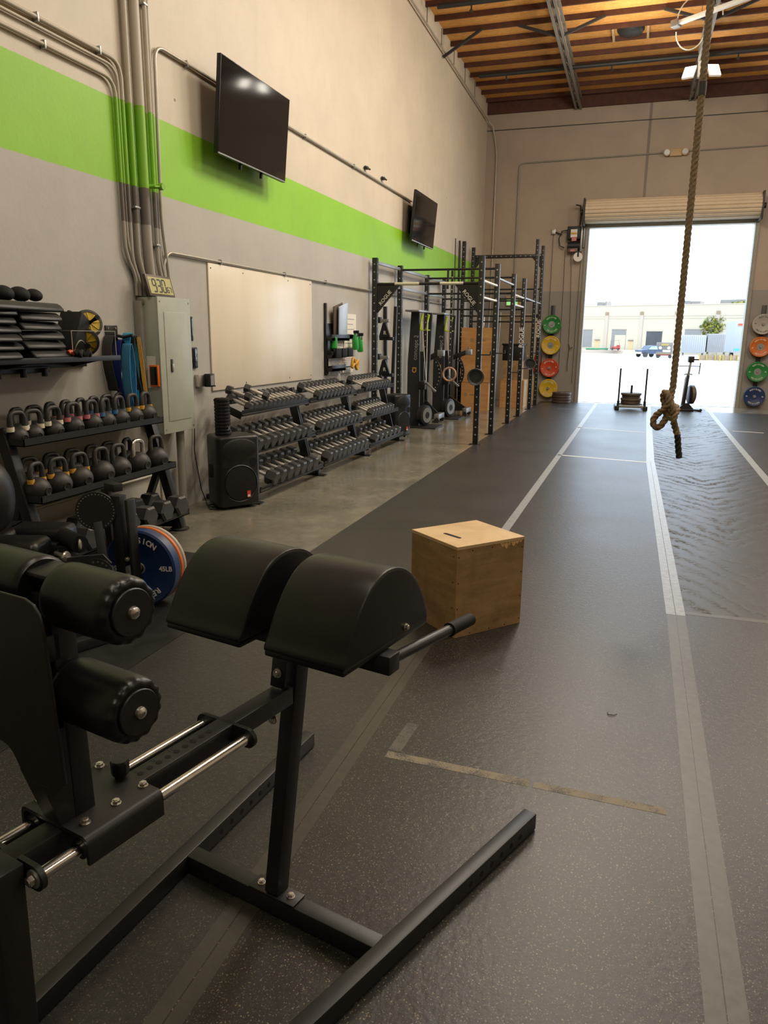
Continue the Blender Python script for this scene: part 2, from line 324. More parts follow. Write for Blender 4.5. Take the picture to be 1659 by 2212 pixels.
# ------------------------------------------------------------------ mesh helpers
class MB:
    """Collects solids into one mesh."""
    def __init__(s): s.bm = bmesh.new(); s.mi = 0
    def _fin(s, vs, mat4=None, mi=None):
        if mat4 is not None: bmesh.ops.transform(s.bm, matrix=mat4, verts=vs)
        fs = {f for v in vs for f in v.link_faces}
        for f in fs: f.material_index = s.mi if mi is None else mi
        return vs
    def box(s, c, d, rot=None, bev=0.0, seg=2, mi=None):
        vs = bmesh.ops.create_cube(s.bm, size=1.0)['verts']
        bmesh.ops.scale(s.bm, vec=d, verts=vs)
        if bev:
            es = list({e for v in vs for e in v.link_edges})
            r = bmesh.ops.bevel(s.bm, geom=es, offset=bev, segments=seg, affect='EDGES', profile=0.5)
            vs = list({v for f in r['faces'] for v in f.verts} | {v for v in vs if v.is_valid})
        m = Matrix.Translation(c)
        if rot is not None: m = m @ (rot.to_matrix().to_4x4() if not isinstance(rot, Matrix) else rot.to_4x4())
        return s._fin(vs, m, mi)
    def bx(s, x0, x1, y0, y1, z0, z1, bev=0.0, mi=None):
        return s.box(((x0+x1)/2, (y0+y1)/2, (z0+z1)/2), (abs(x1-x0), abs(y1-y0), abs(z1-z0)), None, bev, 2, mi)
    def cyl(s, p0, p1, r, seg=20, r2=None, mi=None, caps=True):
        p0 = Vector(p0); p1 = Vector(p1); d = p1-p0
        vs = bmesh.ops.create_cone(s.bm, cap_ends=caps, segments=seg, radius1=r, radius2=r if r2 is None else r2, depth=d.length)['verts']
        q = Vector((0, 0, 1)).rotation_difference(d.normalized()) if d.length > 1e-9 else Quaternion()
        return s._fin(vs, Matrix.Translation((p0+p1)/2) @ q.to_matrix().to_4x4(), mi)
    def bar(s, p0, p1, w, h, up=(0, 0, 1), bev=0.003, mi=None):
        """rectangular tube from p0 to p1; w across, h along 'up'."""
        p0 = Vector(p0); p1 = Vector(p1); y = (p1-p0); L = y.length; y.normalize(); u = Vector(up)
        x = y.cross(u)
        if x.length < 1e-5: x = y.cross(Vector((1, 0, 0)))
        x.normalize(); z = x.cross(y)
        return s.box((p0+p1)/2, (w, L, h), Matrix((x, y, z)).transposed(), bev, 2, mi)
    def tube(s, pts, r, seg=10, mi=None, closed=False):
        pts = [Vector(p) for p in pts]; n = len(pts); rings = []
        nrm = None
        for i, p in enumerate(pts):
            if closed: t = pts[(i+1) % n]-pts[i-1]
            else: t = pts[min(i+1, n-1)]-pts[max(i-1, 0)]
            t.normalize()
            if nrm is None:
                nrm = t.orthogonal().normalized()
            else:
                nrm = (nrm - t*nrm.dot(t)); nrm = nrm.normalized() if nrm.length > 1e-6 else t.orthogonal().normalized()
            b = t.cross(nrm); rr = r(i/(max(1, n-1))) if callable(r) else r
            rings.append([s.bm.verts.new(p + (nrm*math.cos(a)+b*math.sin(a))*rr) for a in [2*PI*k/seg for k in range(seg)]])
        allv = [v for g in rings for v in g]
        for i in range(n if closed else n-1):
            a, b2 = rings[i], rings[(i+1) % n]
            for k in range(seg):
                s.bm.faces.new((a[k], a[(k+1) % seg], b2[(k+1) % seg], b2[k]))
        if not closed:
            s.bm.faces.new(list(reversed(rings[0]))); s.bm.faces.new(rings[-1])
        return s._fin(allv, None, mi)
    def prism(s, poly, h, m=None, mi=None):
        """polygon (x,y) extruded 0..h in z, then matrix m."""
        a = [s.bm.verts.new((x, y, 0)) for x, y in poly]; b = [s.bm.verts.new((x, y, h)) for x, y in poly]
        n = len(poly); s.bm.faces.new(list(reversed(a))); s.bm.faces.new(b)
        for i in range(n): s.bm.faces.new((a[i], a[(i+1) % n], b[(i+1) % n], b[i]))
        return s._fin(a+b, m, mi)
    def lathe(s, prof, seg=32, m=None, mi=None, ripple=None):
        """prof: (radius, z) list; revolved about z."""
        rings = []
        for j, (r, z) in enumerate(prof):
            if r < 1e-6: rings.append([s.bm.verts.new((0, 0, z))]); continue
            ring = []
            for k in range(seg):
                a = 2*PI*k/seg; rr = r*(1+(ripple(j, a) if ripple else 0))
                ring.append(s.bm.verts.new((rr*math.cos(a), rr*math.sin(a), z)))
            rings.append(ring)
        for a, b in zip(rings, rings[1:]):
            if len(a) == 1 and len(b) == 1: continue
            for k in range(seg):
                k2 = (k+1) % seg
                if len(a) == 1: s.bm.faces.new((a[0], b[k2], b[k]))
                elif len(b) == 1: s.bm.faces.new((a[k], a[k2], b[0]))
                else: s.bm.faces.new((a[k], a[k2], b[k2], b[k]))
        closed = abs(prof[0][0]-prof[-1][0])+abs(prof[0][1]-prof[-1][1]) < 1e-9
        if len(rings[0]) > 1 and not closed: s.bm.faces.new(list(reversed(rings[0])))
        if len(rings[-1]) > 1 and not closed: s.bm.faces.new(rings[-1])
        allv = [v for g in rings for v in g]
        if closed:
            bmesh.ops.remove_doubles(s.bm, verts=rings[0]+rings[-1], dist=1e-6); allv = [v for v in allv if v.is_valid]
        return s._fin(allv, m, mi)
    def add_mesh(s, me, m=None, mi=None):
        n0 = len(s.bm.verts); s.bm.from_mesh(me); s.bm.verts.ensure_lookup_table()
        return s._fin(s.bm.verts[n0:], m, mi)
    def build(s, name, mats, parent=None, smooth=35, label=None):
        bmesh.ops.recalc_face_normals(s.bm, faces=s.bm.faces)
        me = bpy.data.meshes.new(name); s.bm.to_mesh(me); s.bm.free()
        for mt in (mats if isinstance(mats, (list, tuple)) else [mats]): me.materials.append(M[mt] if isinstance(mt, str) else mt)
        if smooth:
            me.polygons.foreach_set('use_smooth', [True]*len(me.polygons))
            me.set_sharp_from_angle(angle=math.radians(smooth))
        o = bpy.data.objects.new(name, me); COL.objects.link(o)
        if parent is not None: o.parent = parent
        if label: o['label'] = label
        return o
def tag(o, label, cat, group=None, kind=None):
    o['label'] = label; o['category'] = cat
    if group: o['group'] = group
    if kind: o['kind'] = kind
    return o
def thing(name, label, cat, loc=(0, 0, 0), rz=0.0, group=None):
    o = bpy.data.objects.new(name, None); COL.objects.link(o); o.empty_display_size = 0.05
    o.location = loc; o.rotation_euler = (0, 0, rz); return tag(o, label, cat, group)
def struct(name, mb, mats, smooth=0):
    o = mb.build(name, mats, None, smooth); o['kind'] = 'structure'; return o
def copy_tree(o, parent=None):
    c = o.copy(); COL.objects.link(c)
    if parent is not None: c.parent = parent
    for ch in list(o.children): copy_tree(ch, c)
    return c
def text_mesh(body, size, depth=0.001, bold=0.0, align='CENTER', spacing=1.0):
    cu_ = bpy.data.curves.new('lettering', 'FONT'); cu_.body = body; cu_.size = size; cu_.extrude = depth
    cu_.align_x = align; cu_.align_y = 'CENTER'; cu_.offset = bold; cu_.space_character = spacing; cu_.resolution_u = 3
    o = bpy.data.objects.new('lettering', cu_); COL.objects.link(o)
    dg = bpy.context.evaluated_depsgraph_get(); dg.update()
    me = bpy.data.meshes.new_from_object(o.evaluated_get(dg))
    bpy.data.objects.remove(o); bpy.data.curves.remove(cu_); return me
_tm = {}
def letters(body, size, depth=0.001, bold=0.0, spacing=1.0):
    k = (body, size, depth, bold, spacing)
    if k not in _tm: _tm[k] = text_mesh(body, size, depth, bold, 'CENTER', spacing)
    return _tm[k]
def R3(x=0, y=0, z=0): return Euler((x, y, z)).to_matrix().to_4x4()
def T3(*a): return Matrix.Translation(a)
def frame(o, x, y, z): # matrix with given axes
    return Matrix(((x[0], y[0], z[0], o[0]), (x[1], y[1], z[1], o[1]), (x[2], y[2], z[2], o[2]), (0, 0, 0, 1)))
ORD = 'first second third fourth fifth sixth seventh eighth ninth tenth eleventh twelfth thirteenth fourteenth fifteenth sixteenth'.split()
def hexbolt(parent, p, axis=(0, 0, 1), r=0.011, name='bolt', mat='zinc', washer=True):
    b = MB(); a = Vector(axis).normalized(); p = Vector(p)
    if washer: b.cyl(p, p+a*0.002, r*1.25, 20)
    b.cyl(p+a*0.002, p+a*(0.002+r*0.75), r, 6)
    b.cyl(p+a*(0.002+r*0.75), p+a*(0.003+r*0.85), r*0.75, 14, r*0.6)
    return b.build(name, mat, parent, 30)

# ================================================================== THE HALL
XL, YB, ZD = -3.82, 19.45, 7.02          # left wall face, far wall face, roof deck underside
XR, YF = 9.0, -7.0
b = MB(); b.bx(XL-0.2, XR+0.2, YF-0.2, YB+0.2, -0.15, 0); struct('floor', b, 'concrete')
b = MB(); b.bx(XL-0.2, XL, YF-0.2, YB+0.2, 0, 7.3); struct('wall_left', b, 'wall_left')
b = MB(); b.bx(XR, XR+0.2, YF-0.2, YB+0.2, 0, 7.3); struct('wall_right', b, 'wall_plain')
b = MB(); b.bx(XL, XR, YF-0.2, YF, 0, 7.3); struct('wall_front', b, 'wall_plain')
DX0, DX1, DZ = -1.285, 2.335, 4.15
b = MB(); b.bx(XL, DX0, YB, YB+0.2, 0, 7.3); b.bx(DX1, XR, YB, YB+0.2, 0, 7.3); b.bx(DX0, DX1, YB, YB+0.2, DZ, 7.3)
struct('wall_back', b, 'wall_back')
b = MB(); b.bx(XL-0.2, XR+0.2, YF-0.2, YB+0.2, ZD, ZD+0.25); struct('ceiling', b, 'osb')
# timber ledger along the far wall and the joists across the hall
b = MB(); b.bx(XL, XR, YB-0.06, YB, 6.72, 6.98); struct('trim_1', b, 'joist')
b = MB(); b.bx(XL, XR, YB-0.02, YB, 6.36, 6.375); struct('trim_2', b, 'darkpipe')
jy = 0.9; i = 0
while jy < YB-0.2:
    b = MB(); b.bx(XL, XR, jy-0.019, jy+0.019, ZD-0.085, ZD); struct('ceiling_beam', b, 'joist'); jy += 0.61
# blocking pair with the round roof vent between two joists
t = thing('roof_vent', 'round dark roof vent dome set between two joists of the orange timber ceiling', 'vent', (-0.55, 15.85, ZD-0.06))
b = MB(); b.lathe([(0.0, -0.05), (0.12, -0.045), (0.2, -0.02), (0.24, 0.03), (0.24, 0.06)], 28); b.build('dome', 'darkpipe', t)
for sx in (-0.3, 0.3):
    b = MB(); b.bx(sx-0.02, sx+0.02, -0.28, 0.28, -0.04, 0.06); b.build('blocking', 'frame_tan', t)
# open-web steel trusses running towards the door wall, with knee braces
def truss(x, y0, y1):
    b = MB()
    for dx in (-0.05, 0.05):
        b.bx(x+dx-0.022, x+dx+0.022, y0, y1, 6.68, 6.725)
        b.bx(x+dx-0.022, x+dx+0.022, y0, y1, 6.885, 6.92)
    y = y0; k = 0
    while y < y1-0.3:
        b.bar((x, y, 6.70), (x, y+0.32, 6.9), 0.03, 0.03); b.bar((x, y+0.32, 6.9), (x, y+0.64, 6.70), 0.03, 0.03); y += 0.64
    o = struct('roof_truss_beam', b, 'truss')
    return o
for x in (-1.70, 0.745, 3.19, 5.6): truss(x, -1.0, YB-0.02)
for x in (-1.70, 0.745, 3.19):
    for y in (14.9,):
        for sx in (-1, 1):
            b = MB(); b.bar((x+sx*0.05, y, 6.70), (x+sx*0.75, y, ZD-0.08), 0.045, 0.045); struct('knee_brace_beam', b, 'darkpipe')
b = MB(); b.bar((XL+0.02, 14.9, 6.55), (XL+0.72, 14.9, ZD-0.08), 0.045, 0.045); struct('knee_brace_beam', b, 'darkpipe')
# sprinkler mains under the joists
for y, nm in ((13.55, 'black sprinkler main under the joists, the one farther from the door wall'), (17.1, 'black sprinkler main under the joists, the one closer to the door wall')):
    t = thing('sprinkler_pipe', nm, 'pipe', (0, y, 6.86))
    b = MB(); b.cyl((XL+0.25, 0, 0), (8, 0, 0), 0.042, 14); b.build('main_pipe', 'darkpipe', t)
    for x in (-3.0, -0.9, 1.4, 3.6):
        b = MB(); b.cyl((x, 0, -0.03), (x, 0, -0.11), 0.014, 10); b.cyl((x, 0, -0.11), (x, 0, -0.13), 0.03, 12); b.build('sprinkler_head', 'darkpipe', t)
# pipe run along the head of the left wall, dropping down the far wall
b = MB(); b.tube([(XL+0.06, y, 6.72-0.0155*(y-8)) for y in (2, 8, 14, 18, 19.2)]+[(XL+0.16, 19.36, 6.42), (-3.6, 19.40, 6.1), (-3.56, 19.41, 5.8), (-3.56, 19.41, 0.9)], 0.017, 8)
t = thing('wall_head_pipe', 'thin pipe running high along the left wall and down the far corner', 'pipe'); b.build('pipe_run', 'emt', t)
for y in (13.6, 14.6, 15.6, 16.6, 17.6):
    b = MB(); b.cyl((XL+0.06, y, 6.72-0.0155*(y-8)), (XL+0.06, y, ZD-0.1), 0.006, 6); b.build('hanger_rod', 'darkpipe', t)

# ---- rubber floor rolls, 4 ft lanes (8 mm thick, laid on the slab)
def lane(x0, x1, y0, y1, mat, label, top=0.004):
    b = MB(); b.bx(x0, x1, y0, y1, -0.004, top)
    o = b.build('rubber_floor_mat', mat, None, 0); tag(o, label, 'floor mat', 'rubber floor mats')
lane(XL+0.02, -2.155, YF+0.1, 4.55, 'mat_black', 'scuffed smooth black floor mat under the leg machine and kettlebell rack')
lane(-2.15, -0.912, YF+0.1, 19.2, 'mat_far', 'rubber floor mat strip meeting the bare concrete, beside the row of rig posts')
lane(-0.9115, 0.311, YF+0.1, 19.2, 'mat', 'speckled rubber floor mat strip under the plyo box and between two long tapes')
lane(0.312, 1.60, YF+0.1, 4.44, 'mat', 'speckled rubber floor mat right of the long seam, ending at the cross tape')
lane(0.312, 1.60, 4.4405, 18.9, 'mat_chevron', 'ridged chevron rubber floor mat under the hanging rope')
lane(1.604, 2.9, YF+0.1, 17.9, 'mat_far', 'rubber floor mat strip beyond the right-hand slanting tape line')
lane(2.904, 6.4, YF+0.1, 17.9, 'mat_far', 'wide rubber floor mat along the unseen side of the hall')
def strip(x0, y0, x1, y1, w, mat, label, name='floor_tape', seam=0.0):
    b = MB(); d = Vector((x1-x0, y1-y0, 0)); n = Vector((-d.y, d.x, 0)).normalized()*w/2; z = 0.0046
    N = max(1, int(d.length/0.6)); pl = []; 
    for i in range(N+1):
        f = i/N; c = Vector((x0, y0, 0))+d*f; wob = 0.0 if i in (0, N) else random.uniform(-0.006, 0.006)
        pl.append((c+n*(1+wob*20*w), c-n*(1-wob*20*w)))
    quads = []
    for (a, c), (a2, c2) in zip(pl, pl[1:]):
        if seam:
            m1, m2 = (a+c)/2, (a2+c2)/2; o1 = n.normalized()*seam/2
            quads += [(a, m1+o1, m2+o1, a2), (m1-o1, c, c2, m2-o1)]
        else: quads.append((a, c, c2, a2))
    for qd in quads:
        vs = [b.bm.verts.new((p.x, p.y, z)) for p in qd]; vt = [b.bm.verts.new((p.x, p.y, z-0.0006)) for p in qd]
        b.bm.faces.new(vs); b.bm.faces.new(vt[::-1])
        for q in range(4): b.bm.faces.new((vs[q], vt[q], vt[(q+1) % 4], vs[(q+1) % 4]))
    o = b.build(name, mat, None, 0); tag(o, label, 'tape', 'floor tapes')
strip(-0.915, 4.25, -0.80, 19.15, 0.072, 'tape_silver', 'long silver tape line running from behind the plyo box to the roll-up door')
strip(-0.905, 0.4, -0.915, 3.5, 0.088, 'tape_clear', 'dull tape over the mat seam that passes under the bench frame', seam=0.004)
strip(0.345, 4.40, 0.30, 10.2, 0.105, 'tape_silver', 'wide silver tape on the seam that runs beneath the hanging rope', seam=0.004)
strip(0.30, 10.2, 0.40, 19.15, 0.10, 'tape_silver', 'far stretch of silver centre tape ending at the door between sled and rower', )
strip(0.325, 0.6, 0.345, 4.40, 0.10, 'tape_grey', 'grey-brown worn tape on the seam beside the tan tape mark', seam=0.003)
strip(1.50, 6.6, 1.67, 18.9, 0.085, 'tape_silver', 'silver tape line slanting away past the rope to the door corner')
strip(-0.89, 10.33, 0.25, 10.13, 0.05, 'tape_white', 'thin white cross tape, the one nearer the camera of two in the centre lane')
strip(-0.87, 13.75, 0.26, 13.45, 0.05, 'tape_white', 'thin white cross tape, the one farther away of two in the centre lane')
strip(0.402, 4.45, 1.60, 4.47, 0.05, 'tape_grey', 'pale double tape across the lane in front of the ridged mat')
strip(-0.774, 2.447, -0.234, 2.430, 0.045, 'tape_tan', 'worn tan tape mark on the speckled mat between the bench foot and the plyo box')
strip(-0.219, 2.427, 0.226, 2.414, 0.040, 'tape_tan', 'fainter worn tan tape mark ending close to the long grey seam tape')
strip(-0.752, 2.476, -0.741, 2.70, 0.05, 'tape_faint', 'faint scraped tape mark turning away from the tan tape')
strip(0.43, 14.6, 0.51, 14.55, 0.25, 'tape_white', 'small white rectangle of tape beside the centre tape')
strip(1.72, 14.3, 2.2, 14.2, 0.05, 'tape_white', 'short white tape dash right of the slanting tape line')
strip(-1.55, 17.3, -1.2, 17.25, 0.05, 'tape_silver', 'short pale tape dash left of the tape line near the door')

for x, y, a, nm in ((-0.515, 1.50, 0.6, 'curl of pale lint on the mat beside the bench rail'), (0.02, 3.05, 2.0, 'short dark scuff thread on the mat beyond the tan mark')):
    b = MB(); b.tube([(x+0.014*math.cos(a+k*0.7)+0.004*k, y+0.012*math.sin(a+k*0.9), 0.007+0.002*(k % 2)) for k in range(6)], 0.0016, 6)
    tag(b.build('lint_thread', 'paper' if 'pale' in nm else 'rubber'), nm, 'lint')
# ---- roll-up door
d1 = MB()
for x0, x1 in ((DX0-0.06, DX0+0.02), (DX1-0.02, DX1+0.06)): d1.bx(x0, x1, YB-0.07, YB+0.2, 0, DZ+0.05)
d1.bx(DX0-0.06, DX1+0.06, YB-0.05, YB+0.2, DZ-0.06, DZ+0.03)
door = struct('door_1', d1, 'pvc')
b = MB(); prof = []
N = 216
for i in range(N): # slatted coil, axis along x
    a = 2*PI*i/N; r = 0.266-0.022*(1-abs(math.sin(a*9)))**2; prof.append((r*math.cos(a), r*math.sin(a)))
b.prism(prof, 3.70, T3(-1.36, YB-0.30, 4.415) @ frame((0, 0, 0), (0, 1, 0), (0, 0, 1), (1, 0, 0))); b.build('slatted_coil', 'shutter', door, 60)
b = MB()
for k in range(3): b.bx(DX0, DX1, YB-0.045, YB-0.02, 4.10+k*0.05, 4.145+k*0.05, 0.008)
b.build('hanging_slats', 'shutter', door)
for x in (-1.39, 2.36):
    b = MB(); b.bx(x-0.02, x+0.02, YB-0.56, YB-0.001, 4.1, 4.68, 0.01); b.cyl((x-0.09, YB-0.3, 4.41), (x+0.09, YB-0.3, 4.41), 0.06, 16); b.build('end_bracket', 'darkpipe', door)
# side door in the far wall behind the rig, tan frame
b = MB(); b.bx(-3.38, -2.45, YB-0.03, YB+0.02, 0, 2.03); dd = struct('door_2', b, 'door_tan')
b = MB(); b.bx(-3.46, -3.38, YB-0.05, YB, 0, 2.11); b.bx(-2.45, -2.37, YB-0.05, YB, 0, 2.11); b.bx(-3.46, -2.37, YB-0.05, YB, 2.03, 2.11); b.build('door_frame', 'frame_tan', dd)
b = MB(); b.bar((-2.56, YB-0.07, 0.98), (-2.56, YB-0.07, 1.12), 0.02, 0.02); b.cyl((-2.56, YB-0.08, 1.05), (-2.56, YB-0.03, 1.05), 0.025, 12); b.build('door_handle', 'zinc', dd)
b = MB(); b.bx(DX0, DX1, YB+0.0, YB+0.22, -0.01, 0.006); struct('trim_3', b, 'zinc')

# ================================================================== OUTSIDE, through the open door
b = MB()
v = [b.bm.verts.new(p) for p in ((-70, YB+0.2, -0.01), (70, YB+0.2, -0.01), (120, 60, -0.93), (-120, 60, -0.93), (160, 230, -0.93), (-160, 230, -0.93))]
b.bm.faces.new((v[0], v[1], v[2], v[3])); b.bm.faces.new((v[3], v[2], v[4], v[5])); struct('yard_ground', b, 'ground')
FR = -math.atan(0.42)
bld = thing('warehouse', 'long cream warehouse with loading bays across the sunlit yard', 'building', (-9.2, 144, 0), FR)
b = MB(); b.bx(-14, 46, 0, 12, -2, 7.05); b.build('wall', 'facade', bld, 0)
b = MB(); b.bx(-14.1, 46.1, -0.08, 12, 7.05, 7.2); b.build('parapet', 'facade_pink', bld, 0)
for z in (4.9, 5.3):
    b = MB(); b.bx(-14, 46, -0.06, 0, z, z+0.06); b.build('reveal_band', 'facade_pink', bld, 0)
for s in (-2.2, 4.3, 10.6, 16.6, 23.2):
    b = MB(); b.bx(s-0.3, s+0.3, -0.12, 0.02, -1.2, 6.0); pl = b.build('pilaster', 'facade_pink', bld, 0)
    b = MB(); b.bx(s-0.28, s+0.28, -0.22, -0.12, 5.55, 6.05); b.build('capital', 'fence', pl, 0)
for s0, s1, z0, z1, mt in ((-0.9, 1.74, 0.0, 3.05, 'bay_grey'), (5.41, 8.04, -0.36, 3.1, 'bay_grey'), (11.67, 14.4, -0.36, 2.8, 'bay_dark'), (18.15, 20.84, -0.3, 3.15, 'bay_grey')):
    b = MB(); b.bx(s0, s1, -0.03, 0.02, z0, z1); w = b.build('loading_door', mt, bld, 0)
    b = MB(); b.bx(s0-0.08, s1+0.08, -0.1, 0.0, z1, z1+0.12); b.build('door_head', 'facade_pink', w, 0)
b = MB(); b.bx(6.05, 8.0, -0.05, 0.0, -0.36, 2.15); b.build('inner_panel', 'facade', bld, 0)
for s in (2.8, 9.0):
    b = MB(); b.bx(s-0.4, s+0.4, -0.03, 0.02, -0.36, 1.2); w = b.build('staff_door', 'frame_tan', bld, 0)
    b = MB(); b.bx(s-0.45, s+0.45, -0.3, 0.0, 1.22, 1.32); b.build('canopy', 'truck_grey', w, 0)
b = MB(); b.bx(-14, 10.6, -6.5, 0, -1.3, -0.36); b.build('loading_dock', 'facade_pink', bld, 0)
for s, w_, h_ in ((0.3, 1.0, 0.8), (1.9, 0.25, 0.9), (15.5, 1.6, 0.7), (17.4, 1.4, 0.6), (22.0, 5.2, 0.75)):
    b = MB(); b.bx(s, s+w_, 4, 6, 7.2, 7.2+h_); b.build('roof_unit', 'bay_grey', bld, 0)
# forklift and a green bundle on the dock
t = thing('forklift', 'red forklift parked on the loading dock across the yard', 'forklift', (-3.3, 134.2, -0.36))
b = MB(); b.bx(-0.55, 0.85, -0.5, 0.5, 0.12, 0.62, 0.1); b.build('body', 'red_paint', t)
b = MB(); b.bx(0.25, 0.8, -0.45, 0.45, 0.62, 0.85, 0.05); b.build('counterweight', 'red_paint', t)
b = MB(); b.bar((-0.75, -0.3, 0.05), (-0.7, -0.3, 1.65), 0.08, 0.1); b.bar((-0.75, 0.3, 0.05), (-0.7, 0.3, 1.65), 0.08, 0.1); b.bar((-0.7, -0.3, 1.6), (-0.7, 0.3, 1.6), 0.08, 0.08); b.build('mast', 'truck_grey', t)
for y in (0.4, -0.4):
    b = MB(); b.tube([(-0.4, y, 0.6), (-0.3, y, 1.55), (0.5, y, 1.6), (0.7, y, 0.8)], 0.03, 8); b.build('roll_cage', 'truck_grey', t)
for x in (-0.4, 0.55):
    for y in (-0.5, 0.5):
        b = MB(); b.cyl((x, y-0.08, 0.2), (x, y+0.08, 0.2), 0.2, 18); b.build('wheel', 'rubber', t)
b = MB(); b.tube([(-8, 134.3, -0.2), (-6.5, 134.3, -0.19), (-5.4, 134.3, -0.17), (-4.4, 134.2, -0.18)], lambda f: 0.16+0.03*math.sin(f*9), 10)
tag(b.build('tarp_roll', 'green_paint'), 'long green rolled tarp lying on the loading dock beside the forklift', 'tarp')
# pickup, box truck, flatbed, semi-trailers
t = thing('pickup_truck', 'dark blue pickup truck parked in front of the open bay', 'car', (1.75, 113, -0.93), 0.6)
b = MB(); b.prism([(-1.6, 0.45), (-1.65, 0.95), (-0.7, 1.05), (-0.25, 1.55), (0.75, 1.6), (0.95, 1.05), (1.7, 1.0), (1.7, 0.45)], 1.6, T3(0, 0.8, 0) @ R3(PI/2)); b.build('body', 'truck_blue', t)
b = MB(); b.prism([(-0.6, 1.06), (-0.22, 1.48), (0.7, 1.52), (0.85, 1.06)], 1.66, T3(0, 0.83, 0) @ R3(PI/2)); b.build('window_band', 'glass_dark', t)
b = MB(); b.bx(-1.72, -1.62, -0.75, 0.75, 0.45, 0.7, 0.02); b.build('bumper', 'white', t)
for x in (-1.05, 1.05):
    for y in (-0.8, 0.8):
        b = MB(); b.cyl((x, y-0.1, 0.36), (x, y+0.1, 0.36), 0.36, 20); b.build('wheel', 'rubber', t)
t = thing('box_truck', 'dark box truck seen from behind beside the pickup', 'truck', (3.95, 117, -0.93))
b = MB(); b.bx(-1.05, 1.05, 0, 4, 0.5, 2.0, 0.03); b.build('cargo_box', 'truck_grey', t)
b = MB(); b.bx(-0.5, 0.5, -0.04, 0, 1.55, 1.85); b.build('yellow_placard', 'yellow_paint', t)
b = MB(); b.cyl((-0.6, -0.04, 1.25), (-0.6, 0, 1.25), 0.2, 20); b.cyl((0.55, -0.04, 1.25), (0.55, 0, 1.25), 0.2, 20); b.bx(-0.8, 0.8, -0.04, 0, 0.62, 0.95); b.build('white_placard', 'white', t)
for x in (-0.8, 0.8):
    b = MB(); b.cyl((x-0.12, 0.8, 0.4), (x+0.12, 0.8, 0.4), 0.4, 18); b.build('wheel', 'rubber', t)
t = thing('flatbed_trailer', 'low flatbed trailer parked in front of the box truck', 'trailer', (3.65, 108, -0.93))
b = MB(); b.bx(-0.98, 0.98, 0, 2.0, 0.50, 0.68); b.build('deck', 'fence', t)
b = MB(); b.bx(-0.98, 0.98, -0.05, 0.05, 0.68, 0.82); b.build('side_rail', 'truck_grey', t)
b = MB(); b.bx(-0.9, 0.9, 0.2, 1.8, 0.34, 0.5); b.build('chassis', 'red_paint', t)
for x in (-0.75, 0.75):
    b = MB(); b.cyl((x, 0.1, 0.22), (x, 0.4, 0.22), 0.22, 18); b.build('wheel', 'rubber', t)
for x0, x1, y, z0, z1, mt, nm in ((6.85, 10.2, 128, -0.5, 2.2, 'trailer', 'pale blue-white cargo container nearest the rope, against the warehouse'), (10.42, 13.3, 128, -0.35, 2.42, 'trailer_grey', 'grey cargo container standing next to the white one below the tree')):
    t = thing('cargo_container', nm, 'container', ((x0+x1)/2, y, 0)); h = (x1-x0)/2
    b = MB(); b.bx(-h, h, 0, 2.5, z0, z1, 0.03); b.build('body', mt, t)
    for k in range(11):
        b = MB(); xx = -h+0.12+k*(2*h-0.24)/10; b.bx(xx-0.03, xx+0.03, -0.03, 0, z0+0.1, z1-0.1); b.build('rib', mt, t)
    for sx in (-h+0.25, h-0.25):
        b = MB(); b.bx(sx-0.08, sx+0.08, 0.5, 2, -0.93, z0); b.build('support', 'truck_grey', t)
t = thing('semi_trailer', 'tall white semi-trailer end with red and blue markings beside the door jamb', 'trailer', (12.15, 102, -0.93))
b = MB(); b.bx(-1.0, 1.25, 0, 9, 0.95, 4.75, 0.04); b.build('body', 'trailer', t)
b = MB(); b.bx(-0.62, 0.7, -0.03, 0, 4.15, 4.4); b.build('red_marking', 'red', t)
b = MB(); b.bx(-0.8, 0.5, -0.03, 0, 1.2, 1.42); b.build('blue_marking', 'sky_blue', t)
b = MB(); b.bx(-0.95, 1.2, 0.05, 0.15, 0.5, 0.62); b.build('bumper', 'red_paint', t)
for x in (-0.9, 0.9):
    b = MB(); b.cyl((x-0.2, 1.2, 0.48), (x+0.2, 1.2, 0.48), 0.48, 18); b.build('wheel', 'rubber', t)
t = thing('timber_fence', 'low tan fence with yellow posts in front of the containers', 'fence', (9.4, 99, -0.93))
for k, x in enumerate((-2.05, -1.25, -0.3, 0.55, 1.4, 2.15)):
    b = MB(); b.bx(x-0.07, x+0.07, -0.06, 0.06, 0, 0.78); b.build('post', 'yellow_paint', t)
b = MB(); b.bx(-2.1, 2.2, 0.06, 0.1, 0.05, 0.66); b.build('panel', 'fence', t)
t = thing('hydrant', 'yellow fire hydrant standing in front of the tan fence', 'hydrant', (9.55, 98.4, -0.93))
b = MB(); b.lathe([(0.14, 0), (0.14, 0.05), (0.09, 0.08), (0.09, 0.5), (0.12, 0.52), (0.1, 0.6), (0.0, 0.68)], 16); b.build('barrel', 'yellow_paint', t)
b = MB(); b.cyl((-0.17, 0, 0.4), (0.17, 0, 0.4), 0.05, 12); b.build('nozzle', 'yellow_paint', t)
